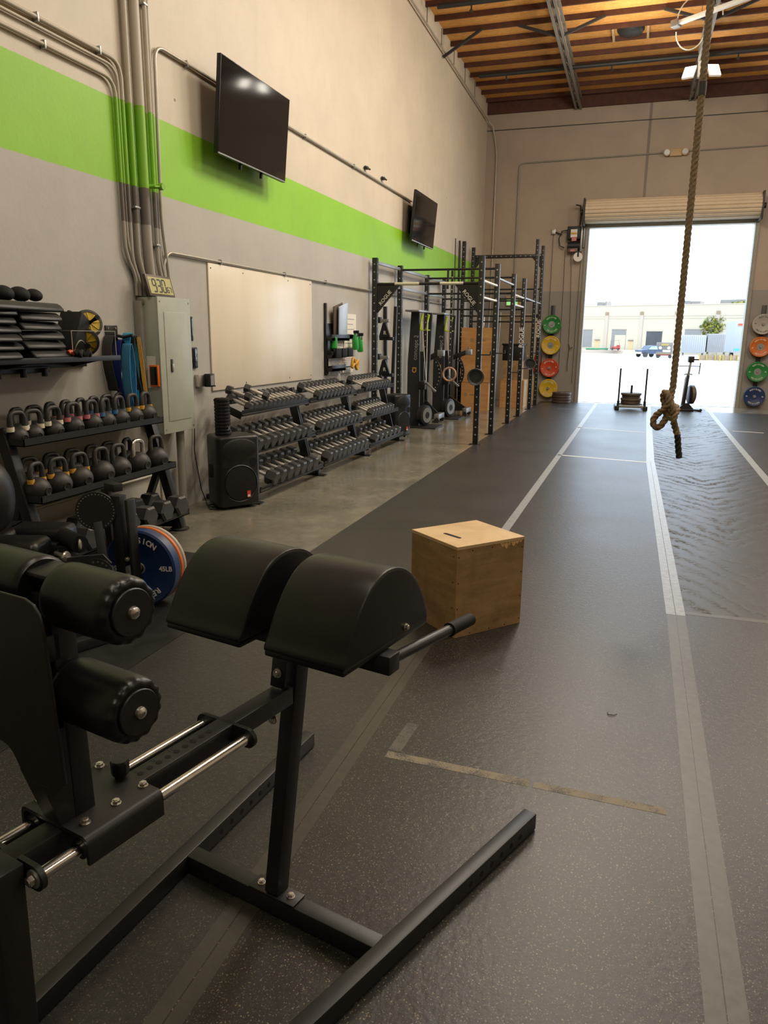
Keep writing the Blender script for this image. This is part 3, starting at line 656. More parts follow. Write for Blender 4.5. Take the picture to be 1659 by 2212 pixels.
# tree
t = thing('yard_tree', 'leafy yellow-green tree behind the containers across the yard', 'tree', (13.3, 136.5, -0.93))
b = MB(); b.tube([(0, 0, 0), (0.1, 0, 1.5), (-0.1, 0, 3.2)], lambda f: 0.28-0.12*f, 10); b.tube([(0, 0, 2), (1.2, 0, 3.6), (2, 0, 4.8)], 0.1, 8); b.tube([(0, 0, 2), (-1.1, 0, 3.4), (-1.6, 0, 4.3)], 0.1, 8); b.build('trunk', 'bark', t)
rg = random.Random(5); b = MB()
for k in range(4200):
    a = rg.uniform(0, 2*PI); u = rg.uniform(-1, 1); r = rg.uniform(0.62, 1.0)**0.5
    cx, cz, rx, rz = ((0.7, 5.0, 3.4, 3.0), (-1.1, 4.4, 2.5, 2.3), (2.0, 6.0, 2.7, 2.5))[k % 3]
    c = Vector((cx+rx*r*math.cos(a)*math.sqrt(1-u*u), 2.0*r*math.sin(a)*math.sqrt(1-u*u), cz+rz*r*u))
    q = Euler((rg.uniform(0, PI), rg.uniform(0, PI), rg.uniform(0, PI))).to_matrix(); w, h = rg.uniform(0.14, 0.26), rg.uniform(0.22, 0.45)
    vs = [b.bm.verts.new(c+q @ Vector(p)) for p in ((0, -h, 0), (w, 0, 0.03), (0, h, 0), (-w, 0, 0.03))]
    f = b.bm.faces.new(vs); f.material_index = 0 if rg.random() < 0.72 else 1
b.build('crown', ['leaf', 'leaf2'], t, 0)

# ================================================================== LEFT WALL
WX = XL
def conduit(name, label, pts, r, mat='pipe_paint', straps=(), cat='pipe', group=None):
    """smooth-cornered conduit on the wall; pts = (y, z) or (x, y, z)"""
    P = [Vector((WX+r+0.012, *p)) if len(p) == 2 else Vector(p) for p in pts]
    out = [P[0]]
    for a, p, c in zip(P, P[1:], P[2:]):
        d1_, d2_ = (a-p), (c-p); rr = min(0.13, d1_.length*0.45, d2_.length*0.45)
        q0, q1 = p+d1_.normalized()*rr, p+d2_.normalized()*rr
        for k in range(7):
            f = k/6; out.append(q0*(1-f)**2+p*2*f*(1-f)+q1*f*f)
    out.append(P[-1]); full = []
    for a, c in zip(out, out[1:]):
        n = max(1, int((c-a).length/0.6))
        full += [a+(c-a)*k/n for k in range(n)]
    full.append(out[-1])
    b = MB(); b.tube(full, r, 10); o = b.build(name, mat, None, 60); tag(o, label, cat, group)
    for i, (y, z, vert) in enumerate(straps):
        s = MB()
        if vert: s.bx(WX, WX+2*r+0.014, y-r-0.012, y+r+0.012, z-0.008, z+0.008, 0.002)
        else: s.bx(WX, WX+2*r+0.014, y-0.008, y+0.008, z-r-0.012, z+r+0.012, 0.002)
        s.build('strap', 'steel_grey', o)
    return o
G = 'conduits above the electrical panel'
conduit('conduit', 'silver conduit above the green stripe bending down, lowest of the horizontal runs', [(0.5, 3.36), (5.16, 3.36), (5.16, 2.15), (5.27, 1.98), (5.27, 1.84)], 0.014, 'pipe_paint', [(4.45, 3.36, 0)], group=G)
conduit('conduit', 'thick upper conduit of the bundle that bends down beside the panel riser', [(0.5, 3.50), (5.235, 3.50), (5.235, 2.10), (5.31, 1.95), (5.31, 1.84)], 0.016, 'pipe_paint', [(4.4, 3.5, 0), (5.0, 3.5, 0)], group=G)
conduit('conduit', 'thin middle conduit of the bending bundle, between the thick one and the silver run', [(0.5, 3.45), (5.20, 3.45), (5.20, 2.2), (5.30, 2.02), (5.30, 1.84)], 0.011, 'pipe_paint', group=G)
conduit('conduit', 'straight vertical conduit just before the wide round vent riser', [(5.31, 6.95), (5.31, 2.12), (5.37, 1.97), (5.37, 1.84)], 0.022, 'pipe_paint', [(5.31, 4.9, 1), (5.31, 2.5, 1)], group=G)
conduit('vent_riser', 'wide round pale riser pipe rising from the electrical panel through the green stripe', [(5.405, 6.95), (5.405, 2.2), (5.44, 1.9), (5.44, 1.84)], 0.041, 'pipe_paint', group=None)
conduit('conduit', 'straight vertical conduit hugging the far side of the wide riser', [(5.575, 6.95), (5.575, 2.1), (5.62, 1.97), (5.62, 1.84)], 0.018, 'pipe_paint', [(5.575, 4.0, 1), (5.575, 2.25, 1)], group=G)
conduit('conduit', 'second straight conduit beyond the wide riser, slimmer than its neighbour', [(5.62, 6.95), (5.62, 2.15), (5.67, 2.0), (5.67, 1.84)], 0.012, 'pipe_paint', group=G)
conduit('conduit', 'conduit that rises from the panel and arches over to both wall screens', [(5.73, 1.84), (5.73, 2.0), (5.66, 2.45), (5.69, 3.765), (6.9, 3.765), (13.0, 3.765)], 0.014, 'emt', [(6.15, 3.765, 0), (8.6, 3.765, 0), (10.2, 3.765, 0)])
conduit('conduit', 'long level conduit over the whiteboard continuing behind the black rig', [(5.69, 1.84), (5.66, 2.1), (5.74, 2.215), (15.8, 2.185)], 0.011, 'emt', [(6.6, 2.212, 0), (8.0, 2.208, 0), (9.2, 2.205, 0)])
b = MB(); b.cyl((WX+0.05, 5.46, 2.68), (WX+0.14, 5.50, 2.68), 0.016, 12); b.cyl((WX+0.13, 5.50, 2.68), (WX+0.17, 5.50, 2.68), 0.026, 14); b.bar((WX+0.15, 5.50, 2.68), (WX+0.15, 5.40, 2.665), 0.012, 0.012)
tag(b.build('riser_valve', 'pipe_paint'), 'small green painted valve on the wide riser at the foot of the stripe', 'valve')
for y, z in ((10.7, 3.80), (11.45, 3.80)):
    b = MB(); b.bx(WX, WX+0.05, y-0.03, y+0.03, z+0.02, z+0.06); b.cyl((WX+0.03, y-0.06, z+0.05), (WX+0.06, y+0.06, z+0.03), 0.012, 8)
    tag(b.build('cable_clip', 'darkpipe'), 'dark cable clip on the upper conduit, '+('the one nearer the large screen' if y < 11 else 'the one nearer the far screen'), 'clip')

# electrical panel
t = thing('electrical_panel', 'grey-green metal electrical panel on the left wall under the conduits', 'electrical panel', (WX, 5.515, 0))
b = MB(); b.bx(0, 0.19, -0.225, 0.225, 0.745, 1.83, 0.004); b.build('cabinet', 'panel', t)
b = MB(); b.bx(0.186, 0.200, -0.23, 0.235, 0.74, 1.835, 0.003); b.build('front_cover', 'panel', t)
b = MB(); b.bx(0.198, 0.205, -0.155, 0.175, 0.84, 1.72, 0.003); dr = b.build('door', 'panel', t)
b = MB(); b.bx(0.204, 0.2085, -0.098, -0.068, 1.24, 1.345, 0.004); la = b.build('latch_plate', 'plastic', dr)
b = MB(); b.bx(0.208, 0.222, -0.092, -0.074, 1.25, 1.305, 0.003); b.build('latch', 'zinc', dr)
b = MB(); b.cyl((0.12, -0.2255, 0.90), (0.12, -0.2285, 0.90), 0.011, 14); b.build('knockout', 'hole', t)
b = MB(); b.cyl((0.05, -0.2255, 1.79), (0.05, -0.25, 1.79), 0.03, 14); b.bx(0, 0.07, -0.27, -0.225, 0.8, 1.8, 0.004); b.build('side_channel', 'pvc', t)
for y in (-0.2, 0.21):
    b = MB(); b.cyl((0.2, y, 1.80), (0.204, y, 1.80), 0.007, 10); b.cyl((0.2, y, 0.775), (0.204, y, 0.775), 0.007, 10); b.build('cover_screw', 'zinc', t)
b = MB(); b.bx(WX+0.07, WX+0.15, 5.2865, 5.289, 1.115, 1.37); tag(b.build('panel_notice', 'paper'), 'pale paper notice stuck on the side of the electrical panel', 'label')
t = thing('stud_finder', 'orange framed black gadget stuck on the side of the electrical panel', 'gadget', (WX+0.145, 5.285, 1.215))
b = MB(); b.bx(-0.042, 0.042, -0.024, 0.0, -0.085, 0.085, 0.006); b.build('case', 'orange_p', t)
b = MB(); b.bx(-0.032, 0.032, -0.027, -0.022, -0.072, 0.072, 0.003); b.build('face', 'screen', t)
t = thing('wall_clock', 'digital wall clock showing 9:30 leaning on top of the electrical panel', 'clock', (WX+0.135, 5.43, 1.836), 0.06)
RM = R3(0, math.radians(-14), 0)
def cl(b): 
    bmesh.ops.transform(b.bm, matrix=RM, verts=b.bm.verts); return b
b = MB(); b.bx(-0.012, 0.012, -0.17, 0.215, 0.0, 0.172, 0.004); cl(b).build('frame', 'leaf_box', t)
b = MB(); b.bx(0.011, 0.0145, -0.148, 0.193, 0.02, 0.152); lcd = cl(b).build('display', 'lcd', t)
def wall_text(b, s, size, x, y, z, bold=0.0, th=0.0008, rz=0.0, sp=1.0, mi=None):
    # text facing +x, running along +y
    b.add_mesh(letters(s, size, th, bold, sp), frame((x, y, z), (0, math.cos(rz), math.sin(rz)), (0, -math.sin(rz), math.cos(rz)), (1, 0, 0)), mi)
def seg7(b, ch, y, z, h, w, th, x):
    on = {'9': 'abcdfg', '3': 'abcdg', '0': 'abcdef', '6': 'acdefg', '7': 'abc'}[ch]; L = dict(a=(0, h/2, 1), d=(0, -h/2, 1), g=(0, 0, 1), b=(w/2, h/4, 0), c=(w/2, -h/4, 0), f=(-w/2, h/4, 0), e=(-w/2, -h/4, 0))
    for s_ in on:
        dy, dz, hor = L[s_]
        b.box((x, y+dy, z+dz), (0.001, w*0.9 if hor else th, th if hor else h*0.44))
for ch, y, z_, h_, w_, t_ in (('9', -0.072, 0.085, 0.098, 0.046, 0.012), ('3', 0.002, 0.085, 0.098, 0.046, 0.012), ('0', 0.070, 0.085, 0.098, 0.046, 0.012), ('6', 0.123, 0.058, 0.042, 0.024, 0.007), ('7', 0.160, 0.058, 0.042, 0.024, 0.007)):
    b = MB(); seg7(b, ch, y, z_, h_, w_, t_, 0.0160); cl(b).build('digit', 'ink', lcd, 0)
b = MB()
for z in (0.07, 0.10): b.box((0.0152, -0.036, z), (0.001, 0.007, 0.007))
cl(b).build('colon', 'ink', lcd, 0)
b = MB(); b.box((0.0152, -0.125, 0.128), (0.001, 0.015, 0.005)); cl(b).build('minus_mark', 'ink', lcd, 0)
# pipes below the panel
conduit('waste_pipe', 'fat grey pipe dropping from the electrical panel to the floor', [(WX+0.10, 5.66, 0.742), (WX+0.10, 5.66, 0.004)], 0.036, 'pvc')
conduit('conduit', 'thin steel conduit dropping from the near bottom corner of the panel', [(WX+0.06, 5.40, 0.742), (WX+0.06, 5.40, 0.02)], 0.013, 'emt')
conduit('conduit', 'bright low conduit running level on the wall behind the kettlebell rack', [(1.0, 0.375), (5.33, 0.378)], 0.010, 'emt')
# phone holders and outlet beside the panel
for z0, z1, y, nm in ((1.485, 1.70, 6.045, 'tall narrow black wall plate beside the panel, above the other black plate'), (1.245, 1.43, 6.075, 'black glossy wall plate with a light streak, below the taller plate')):
    t = thing('wall_plate', nm, 'wall plate', (WX, y, 0)); w = 0.03 if z0 > 1.4 else 0.055
    b = MB(); b.bx(0, 0.02, -w, w, z0, z1, 0.006); b.build('plate', 'plastic', t)
    b = MB(); b.bx(0.018, 0.022, -w*0.8, w*0.8, z0+0.012, z1-0.012, 0.003); b.build('screen', 'screen', t)
t = thing('power_outlet', 'steel outlet box with a black plug-in adapter beside the whiteboard corner', 'outlet', (WX, 6.16, 1.13))
b = MB(); b.bx(0, 0.05, -0.07, 0.05, -0.055, 0.055, 0.004); b.build('outlet_box', 'zinc', t)
b = MB(); b.bx(0.045, 0.105, 0.02, 0.11, -0.06, 0.06, 0.006); b.build('adapter', 'plastic', t)
b = MB(); b.bx(0.105, 0.107, 0.035, 0.095, -0.045, 0.045); b.build('adapter_label', 'letter_grey', t)
b = MB(); b.tube([(WX+0.02, 6.0, 0.98), (WX+0.02, 6.02, 0.7), (WX+0.02, 6.0, 0.5), (WX+0.03, 6.03, 0.3), (WX+0.04, 6.06, 0.12), (WX+0.07, 6.08, 0.01), (WX+0.16, 5.95, 0.006), (WX+0.26, 5.88, 0.006), (WX+0.34, 5.93, 0.006), (WX+0.33, 6.02, 0.006), (WX+0.24, 6.03, 0.006), (WX+0.18, 5.93, 0.008), (WX+0.28, 5.80, 0.006), (WX+0.42, 5.86, 0.006)], 0.0045, 6)
tag(b.build('loose_cable', 'plastic'), 'thin black power cord hanging down the wall and coiled behind the loudspeaker', 'cord')

# whiteboard, screens
t = thing('whiteboard', 'large frameless whiteboard screwed to the left wall above the dumbbells', 'whiteboard', (WX, 7.59, 1.605))
def board_mat():
    k = NT('whiteboard_gloss'); v = k.pos(True); a = k.noise(k.pos(True, (1, 1.6, 0.25)), 1.6, 3)
    k.col(k.ramp(a, [(0.3, (0.74, 0.66, 0.52)), (0.7, (0.82, 0.75, 0.62))])); k.set(rough=0.28); k.bump(k.noise(k.pos(True, (1, 1.2, 0.4)), 1.2, 2), 0.1, 0.03); return k.m
M['board'] = board_mat()
b = MB(); b.bx(0.002, 0.016, -1.21, 1.17, -0.585, 0.585, 0.002); b.build('panel', 'board', t)
for y in (-1.17, -0.55, 0.5, 1.12):
    for z in (-0.54, 0.54):
        b = MB(); b.cyl((0.015, y, z), (0.019, y, z), 0.007, 10); b.build('screw', 'darkpipe', t)
def tv(y0, y1, z0, z1, label):
    t = thing('wall_television', label, 'television', (WX, (y0+y1)/2, (z0+z1)/2)); w, h = (y1-y0)/2, (z1-z0)/2
    Rm = T3(0.21, 0, 0) @ R3(0, math.radians(5), 0)
    def fx(b): bmesh.ops.transform(b.bm, matrix=Rm, verts=b.bm.verts); return b
    b = MB(); b.bx(-0.03, 0.012, -w, w, -h, h, 0.004); b.bx(-0.06, -0.03, -w*0.7, w*0.7, -h*0.6, h*0.55, 0.01); fx(b).build('casing', 'plastic', t)
    b = MB(); b.bx(0.0118, 0.0138, -w+0.008, w-0.008, -h+0.016, h-0.008); fx(b).build('screen', 'screen', t)
    b = MB(); b.bx(0.010, 0.0145, -w+0.005, w-0.005, -h+0.002, -h+0.014); fx(b).build('lower_bezel', 'steel_grey', t)
    b = MB(); b.bx(0.0, 0.02, -0.3, 0.3, -0.22, 0.22, 0.004); b.bar((0.01, -0.15, 0), (0.17, -0.15, 0), 0.05, 0.3); b.bar((0.01, 0.15, 0), (0.17, 0.15, 0), 0.05, 0.3); b.build('wall_bracket', 'powder', t)
    for y in (-0.22, 0.2):
        b = MB(); b.bx(-0.03, -0.005, y-0.012, y+0.012, -h-0.05, -h, 0.002); fx(b).build('bracket_tab', 'plastic', t)
tv(6.33, 7.70, 3.10, 3.89, 'large black wall television above the whiteboard, the bigger looking of two')
tv(12.48, 13.87, 3.08, 3.86, 'black wall television high above the rig, the farther of two')

# wall organiser
t = thing('wall_organiser', 'black wall rack with clear pockets between whiteboard and rig', 'organiser', (WX, 9.62, 1.5))
b = MB(); b.bx(0, 0.03, -0.45, -0.40, -0.46, 0.45, 0.005); b.bx(0, 0.012, -0.45, 0.42, -0.44, 0.2); b.build('back_board', 'plastic', t)
for z, y1 in ((0.02, 0.2), (-0.2, 0.1), (-0.37, 0.05)):
    b = MB(); b.bx(0.01, 0.11, -0.44, y1, z-0.04, z, 0.004); b.bx(0.1, 0.11, -0.44, y1, z-0.04, z+0.04, 0.003); b.build('tray', 'plastic', t)
def prop(name, label, cat, mb, mat, grp=None): return tag(mb.build(name, mat), label, cat, grp)
PX = WX+0.05
for i, (y0, y1, z0, z1, nm) in enumerate(((9.85, 10.28, 1.50, 1.84, 'printed white sheet on the wall behind the pale folder, topmost of the sheets'), (9.42, 9.75, 1.36, 1.52, 'grey printed card hanging below the folder on the wall rack'), (9.80, 10.25, 1.28, 1.56, 'white printed chart under the green spray bottles'), (9.22, 9.72, 1.16, 1.26, 'white sheet low on the wall rack, above the bottom tray'), (9.75, 10.25, 1.14, 1.26, 'white sheet beside the yellow straps low on the wall rack'), (9.22, 9.68, 1.05, 1.12, 'bottom white card below the lowest tray at the post side'), (9.75, 10.15, 1.05, 1.11, 'bottom white card below the yellow straps'))):
    b = MB(); b.bx(PX+0.01*(i % 2)-0.02, PX+0.003+0.01*(i % 2)-0.02, y0, y1, z0, z1); s = b.build('paper_sheet', 'paper'); tag(s, nm, 'paper', 'papers on the wall rack')
    b = MB()
    for k in range(4):
        zz = z1-(z1-z0)*(0.2+0.2*k); b.bx(PX+0.0035+0.01*(i % 2)-0.02, PX+0.0045+0.01*(i % 2)-0.02, y0+0.05, y1-0.08-0.05*(k % 2), zz-0.006, zz+0.002)
    b.build('print_lines', 'letter_grey', s)
for dx, mt, nm in ((0.05, 'brown', 'brown clipboard leaning in the top of the wall rack'), (0.09, 'blue_white', 'pale blue folder leaning in front of the brown clipboard in the wall rack')):
    b = MB(); b.box((WX+dx, 9.42+dx*2.2, 1.72), (0.02, 0.30, 0.46), R3(math.radians(12), math.radians(6), 0), 0.008); prop('clipboard', nm, 'clipboard', b, mt)
def bottle(y, z, nm, tilt):
    t = thing('spray_bottle', nm, 'bottle', (WX+0.12, y, z)); t.rotation_euler = (tilt, 0, 0)
    b = MB(); b.lathe([(0.04, 0), (0.045, 0.02), (0.045, 0.14), (0.02, 0.19), (0.018, 0.22)], 18); b.build('bottle', 'liquid_green', t)
    b = MB(); b.bx(-0.02, 0.06, -0.014, 0.014, 0.22, 0.26, 0.004); b.bx(0.03, 0.04, -0.008, 0.008, 0.17, 0.22, 0.002); b.build('spray_head', 'plastic', t)
bottle(10.02, 1.36, 'green spray bottle with black trigger hung on the wall rack, nearer the clipboard', 0.1)
bottle(10.22, 1.33, 'green spray bottle hung on the wall rack, nearer the rig', 0.2)
b = MB(); b.lathe([(0.03, 0), (0.045, 0.02), (0.045, 0.15), (0.02, 0.17), (0.0, 0.17)], 18, T3(WX+0.08, 9.32, 1.37)); prop('green_bottle', 'squat green bottle lying in the wall rack pocket beside its upright edge', 'bottle', b, 'liquid_green')
b = MB()
for k in range(3): b.bx(WX+0.115, WX+0.15, 9.24+k*0.22, 9.42+k*0.22, 1.27, 1.385, 0.008)
prop('black_pouch', 'row of black pouches on the middle tray of the wall rack', 'pouch', b, 'foam')
b = MB(); b.tube([(WX+0.14, 9.95+0.12*math.cos(a), 1.17+0.05*math.sin(2*a)+0.03*math.cos(3*a)) for a in [k*2*PI/30 for k in range(30)]], 0.02, 8, closed=True); prop('yellow_strap', 'crumpled yellow and black straps on the bottom tray of the wall rack', 'strap', b, 'band_yellow')

# wall shelf with its load
t = thing('wall_shelf', 'black steel wall shelf with a slotted rail above the kettlebell rack', 'shelf', (WX, 3.5, 1.385))
b = MB(); b.bx(0.01, 0.37, -1.6, 1.06, -0.006, 0.006, 0.002); b.bx(0.36, 0.372, -1.6, 1.06, -0.022, 0.012, 0.002); b.build('shelf_board', 'powder', t)
b = MB(); b.bx(0.0, 0.03, -1.6, 1.12, -0.075, -0.03, 0.003); b.build('wall_rail', 'powder', t)
for y in (-1.2, -0.2, 0.35, 0.98):
    b = MB(); b.prism([(0, 0), (0.34, 0), (0.0, -0.07)], 0.012, T3(0.01, y+0.006, -0.006) @ R3(PI/2)); b.build('shelf_bracket', 'powder_matte', t)
b = MB(); b.bx(0.02, 0.05, -1.6, 0.72, -0.10, -0.06, 0.003); rail = b.build('hook_rail', 'powder', t)
for y in (0.02, 0.26, 0.47, 0.66):
    b = MB(); b.bx(0.045, 0.075, y-0.015, y+0.015, -0.125, -0.07, 0.003); b.build('hook', 'plastic', rail)
SZ = 1.392
def abmat(x, y, z, rz, lab, grp, L=0.36, W=0.30, H=0.065, tilt=0.0):
    b = MB(); n = 14; ring = []
    for i in range(n+1):
        u = i/n; xx = (u-0.5)*W; hh = 0.012+H*math.sin(PI*min(1, u*0.62+0.08))**1.2*(1 if u < 0.9 else (1-u)/0.1*0.8+0.2)
        ring.append((xx, hh))
    poly = [(-W/2, 0.0)]+ring+[(W/2, 0.0)]
    b.prism(poly, L, T3(0, L/2, 0) @ R3(PI/2))
    o = b.build('ab_mat', 'vinyl_worn', None, 30); o.location = (x, y, z); o.rotation_euler = (tilt, 0, rz)
    md = o.modifiers.new('soft', 'BEVEL'); md.width = 0.012; md.segments = 2; md.limit_method = 'ANGLE'
    return tag(o, lab, 'ab mat', grp)
z = SZ
for k in range(5):
    abmat(WX+0.21+random.uniform(-0.02, 0.02), 3.88+random.uniform(-0.02, 0.03), z, PI/2*0+random.uniform(-0.1, 0.1), 'black ab mat in the shelf stack next to the clear bin, %s from the bottom' % ORD[k], 'ab mats on the shelf', 0.34, 0.30, 0.042); z += 0.056
abmat(WX+0.20, 3.78, z+0.002, 0.12, 'wide thin black pad capping the stack next to the clear bin', 'ab mats on the shelf', 0.62, 0.30, 0.045)
ztop = z
z = SZ
for k in range(6):
    abmat(WX+0.22+random.uniform(-0.02, 0.02), 3.49+random.uniform(-0.02, 0.02), z, random.uniform(-0.08, 0.08), 'black ab mat in the shelf stack cut by the photo edge, %s from the bottom' % ORD[k], 'ab mats on the shelf', 0.34, 0.30, 0.038); z += 0.050
for k, (y, s) in enumerate(((3.80, 1.0), (3.93, 1.0), (4.05, 0.85))):
    b = MB(); prof = [(0.0, -0.045)]+[(0.062*math.sin(a), -0.045*math.cos(a)) for a in [PI*i/10 for i in range(1, 10)]]+[(0.0, 0.045)]
    b.lathe(prof, 20, T3(WX+0.13, y, ztop+0.108) @ R3(0, 0.3, 0) @ Matrix.Scale(s, 4))
    tag(b.build('knee_pad', 'foam'), 'rounded black pad lying on top of the ab mat stack, %s from the photo edge' % ORD[k], 'pad', 'rounded pads on the ab mats')
t = thing('speaker_case', 'black box-shaped bag with a rolled top leaning in the clear bin', 'bag', (WX+0.2, 4.22, SZ+0.012), 0)
t.rotation_euler = (math.radians(-32), 0, 0.2)
b = MB(); b.bx(-0.08, 0.08, -0.065, 0.065, 0.0, 0.30, 0.015); b.build('bag_body', 'foam', t)
b = MB(); b.cyl((-0.05, 0, 0.30), (-0.05, 0, 0.335), 0.018, 14); b.build('cap', 'plastic', t)
def ab_wheel(loc, rot, lab):
    t = thing('ab_roller', lab, 'ab roller', loc); t.rotation_euler = rot
    for sx in (-0.035, 0.035):
        b = MB(); b.lathe([(0.075, -0.026), (0.092, -0.022), (0.096, 0), (0.092, 0.022), (0.075, 0.026), (0.075, -0.026)], 36, T3(sx, 0, 0) @ R3(0, PI/2, 0)); b.build('tyre', 'rubber', t)
        b = MB(); b.lathe([(0.076, -0.02), (0.076, 0.02)], 36, T3(sx, 0, 0) @ R3(0, PI/2, 0))
        for k in range(8): b.bar((sx*1.62, 0.018*math.cos(k*PI/4), 0.018*math.sin(k*PI/4)), (sx*1.62, 0.073*math.cos(k*PI/4), 0.073*math.sin(k*PI/4)), 0.008, 0.008, (1, 0, 0))
        b.build('hub', 'wheel_yellow', t)
        b = MB(); s = 1 if sx > 0 else -1; b.tube([(s*0.055, 0, 0), (s*0.10, 0, 0), (s*0.2, 0, 0)], lambda f: 0.014+0.005*math.sin(f*9), 12); b.build('handle', 'foam', t)
ab_wheel((WX+0.17, 4.475, SZ+0.21), (0.1, -0.25, -0.5), 'yellow and black ab wheel sitting on top of the clear bin')
ab_wheel((WX+0.20, 4.40, SZ+0.10), (0.2, 0.15, -0.75), 'yellow and black ab wheel inside the clear bin')
t = thing('clear_bin', 'clear acrylic bin on the wall shelf holding ab wheels and cables', 'bin', (WX+0.20, 4.33, SZ))
b = MB(); b.bx(-0.145, 0.145, -0.22, 0.22, 0, 0.004); b.build('bin_base', 'clear', t)
for x0, x1, y0, y1 in ((0.141, 0.145, -0.22, 0.22), (-0.145, -0.141, -0.22, 0.22), (-0.141, 0.141, -0.22, -0.216), (-0.141, 0.141, 0.216, 0.22)):
    b = MB(); b.bx(x0, x1, y0, y1, 0.004, 0.168); b.build('bin_wall', 'clear', t)
b = MB(); b.tube([(-0.1+0.06*k/10, -0.15+0.17*k/10, 0.02+0.09*math.sin(PI*k/10)) for k in range(11)], 0.004, 8); b.build('loop_glint', 'clear', t)
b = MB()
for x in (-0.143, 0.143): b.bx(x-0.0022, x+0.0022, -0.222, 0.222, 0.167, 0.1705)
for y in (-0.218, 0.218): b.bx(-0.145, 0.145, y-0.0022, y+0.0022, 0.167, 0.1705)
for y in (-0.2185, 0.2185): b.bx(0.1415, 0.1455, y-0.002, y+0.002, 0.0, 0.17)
b.build('edge_glint_bars', 'greyplate', t)  # opaque pale bars added to paint the bright catch-light along acrylic edges
b = MB(); b.tube([(WX+0.29, 4.18+0.16*k/12, SZ+0.02+0.085*math.sin(PI*k/12)) for k in range(13)], 0.005, 8); prop('white_cable', 'white cable arched inside the clear bin', 'cable', b, 'white')
b = MB(); b.tube([(WX+0.37+0.01*math.sin(k), 4.10+0.014*k, SZ+0.025+0.014*math.sin(k*1.7)) for k in range(12)], 0.018, 8); prop('black_strap', 'crumpled black strap with a red lining at the front edge of the shelf', 'strap', b, 'foam')
b = MB(); b.tube([(WX+0.35, 4.06+0.02*k, SZ+0.03+0.008*math.sin(k*2)) for k in range(5)], 0.015, 8); prop('red_strap', 'small dark red strap end tucked behind the black strap on the shelf', 'strap', b, 'red')

# band hook and bands
t = thing('band_hook', 'dark steel wall bracket with a peg holding resistance bands', 'hook', (WX, 4.95, 1.555))
b = MB(); b.bx(0, 0.012, -0.07, 0.07, -0.05, 0.05, 0.004); b.build('back_plate', 'powder', t)
b = MB(); b.tube([(0.01, 0, -0.02), (0.12, 0, -0.035), (0.2, 0, -0.02)], 0.012, 10); b.build('peg', 'powder', t)
for y in (-0.045, 0.045):
    b = MB(); b.cyl((0.012, y, 0.03), (0.016, y, 0.03), 0.008, 10); b.build('screw', 'zinc', t)
def loop_band(x, y, ztop, zbot, w, mat, lab, spread=0.05, sway=0.0, stripes=False):
    """flat elastic loop hanging on the peg: two strands w wide"""
    b = MB(); th = 0.005; n = 40; ring = []
    for i in range(n):
        a = 2*PI*i/n; c, s_ = math.cos(a), math.sin(a)
        zz = (ztop+zbot)/2+(ztop-zbot)/2*s_*abs(s_)**-0.35 if abs(s_) > 1e-6 else (ztop+zbot)/2
        f = (ztop-zz)/(ztop-zbot); wob = 0.4+0.6*math.sin(PI*min(1, f+0.15))
        yy = y+spread*c*abs(c)**-0.2*wob+sway*f if abs(c) > 1e-6 else y+sway*f
        ring.append((yy, zz))
    A = []
    for (yy, zz), (y2, z2) in zip(ring, ring[1:]+ring[:1]):
        d = Vector((0, y2-yy, z2-zz)); nrm = Vector((0, -d.z, d.y)).normalized()*th/2; p = Vector((x, yy, zz))
        A.append([b.bm.verts.new(q) for q in (p+nrm-Vector((w/2, 0, 0)), p+nrm+Vector((w/2, 0, 0)), p-nrm+Vector((w/2, 0, 0)), p-nrm-Vector((w/2, 0, 0)))])
    for i in range(n):
        p, q = A[i], A[(i+1) % n]
        for k in range(4): b.bm.faces.new((p[k], p[(k+1) % 4], q[(k+1) % 4], q[k]))
    o = b.build('resistance_band', mat, None, 60); return tag(o, lab, 'band', 'resistance bands on the wall hook')
loop_band(WX+0.05, 4.88, 1.53, 1.12, 0.085, 'rubber', 'thick black resistance band hanging nearest the shelf end', 0.06)
loop_band(WX+0.09, 4.93, 1.50, 0.98, 0.06, 'navy', 'navy resistance band hanging between the black and mid blue bands', 0.05)
loop_band(WX+0.15, 4.94, 1.47, 0.90, 0.075, 'mid_blue', 'wide mid blue resistance band, the longest and foremost of the bands', 0.035)
loop_band(WX+0.12, 5.00, 1.55, 1.00, 0.075, 'sky_blue', 'bright light blue resistance band hanging behind the yellow striped one', 0.05, 0.02)
o = loop_band(WX+0.16, 5.01, 1.53, 1.06, 0.05, 'rubber', 'black resistance band with yellow stripes hanging nearest the panel', 0.045, 0.05)
b = MB()
for k in (-1, 0, 1):
    b.tube([(WX+0.187, 5.03+k*0.018+0.05*f, 1.52-0.42*f) for f in (0, 0.2, 0.4, 0.6, 0.8, 1.0)], 0.004, 6)
b.build('yellow_stripe', 'band_yellow', o)

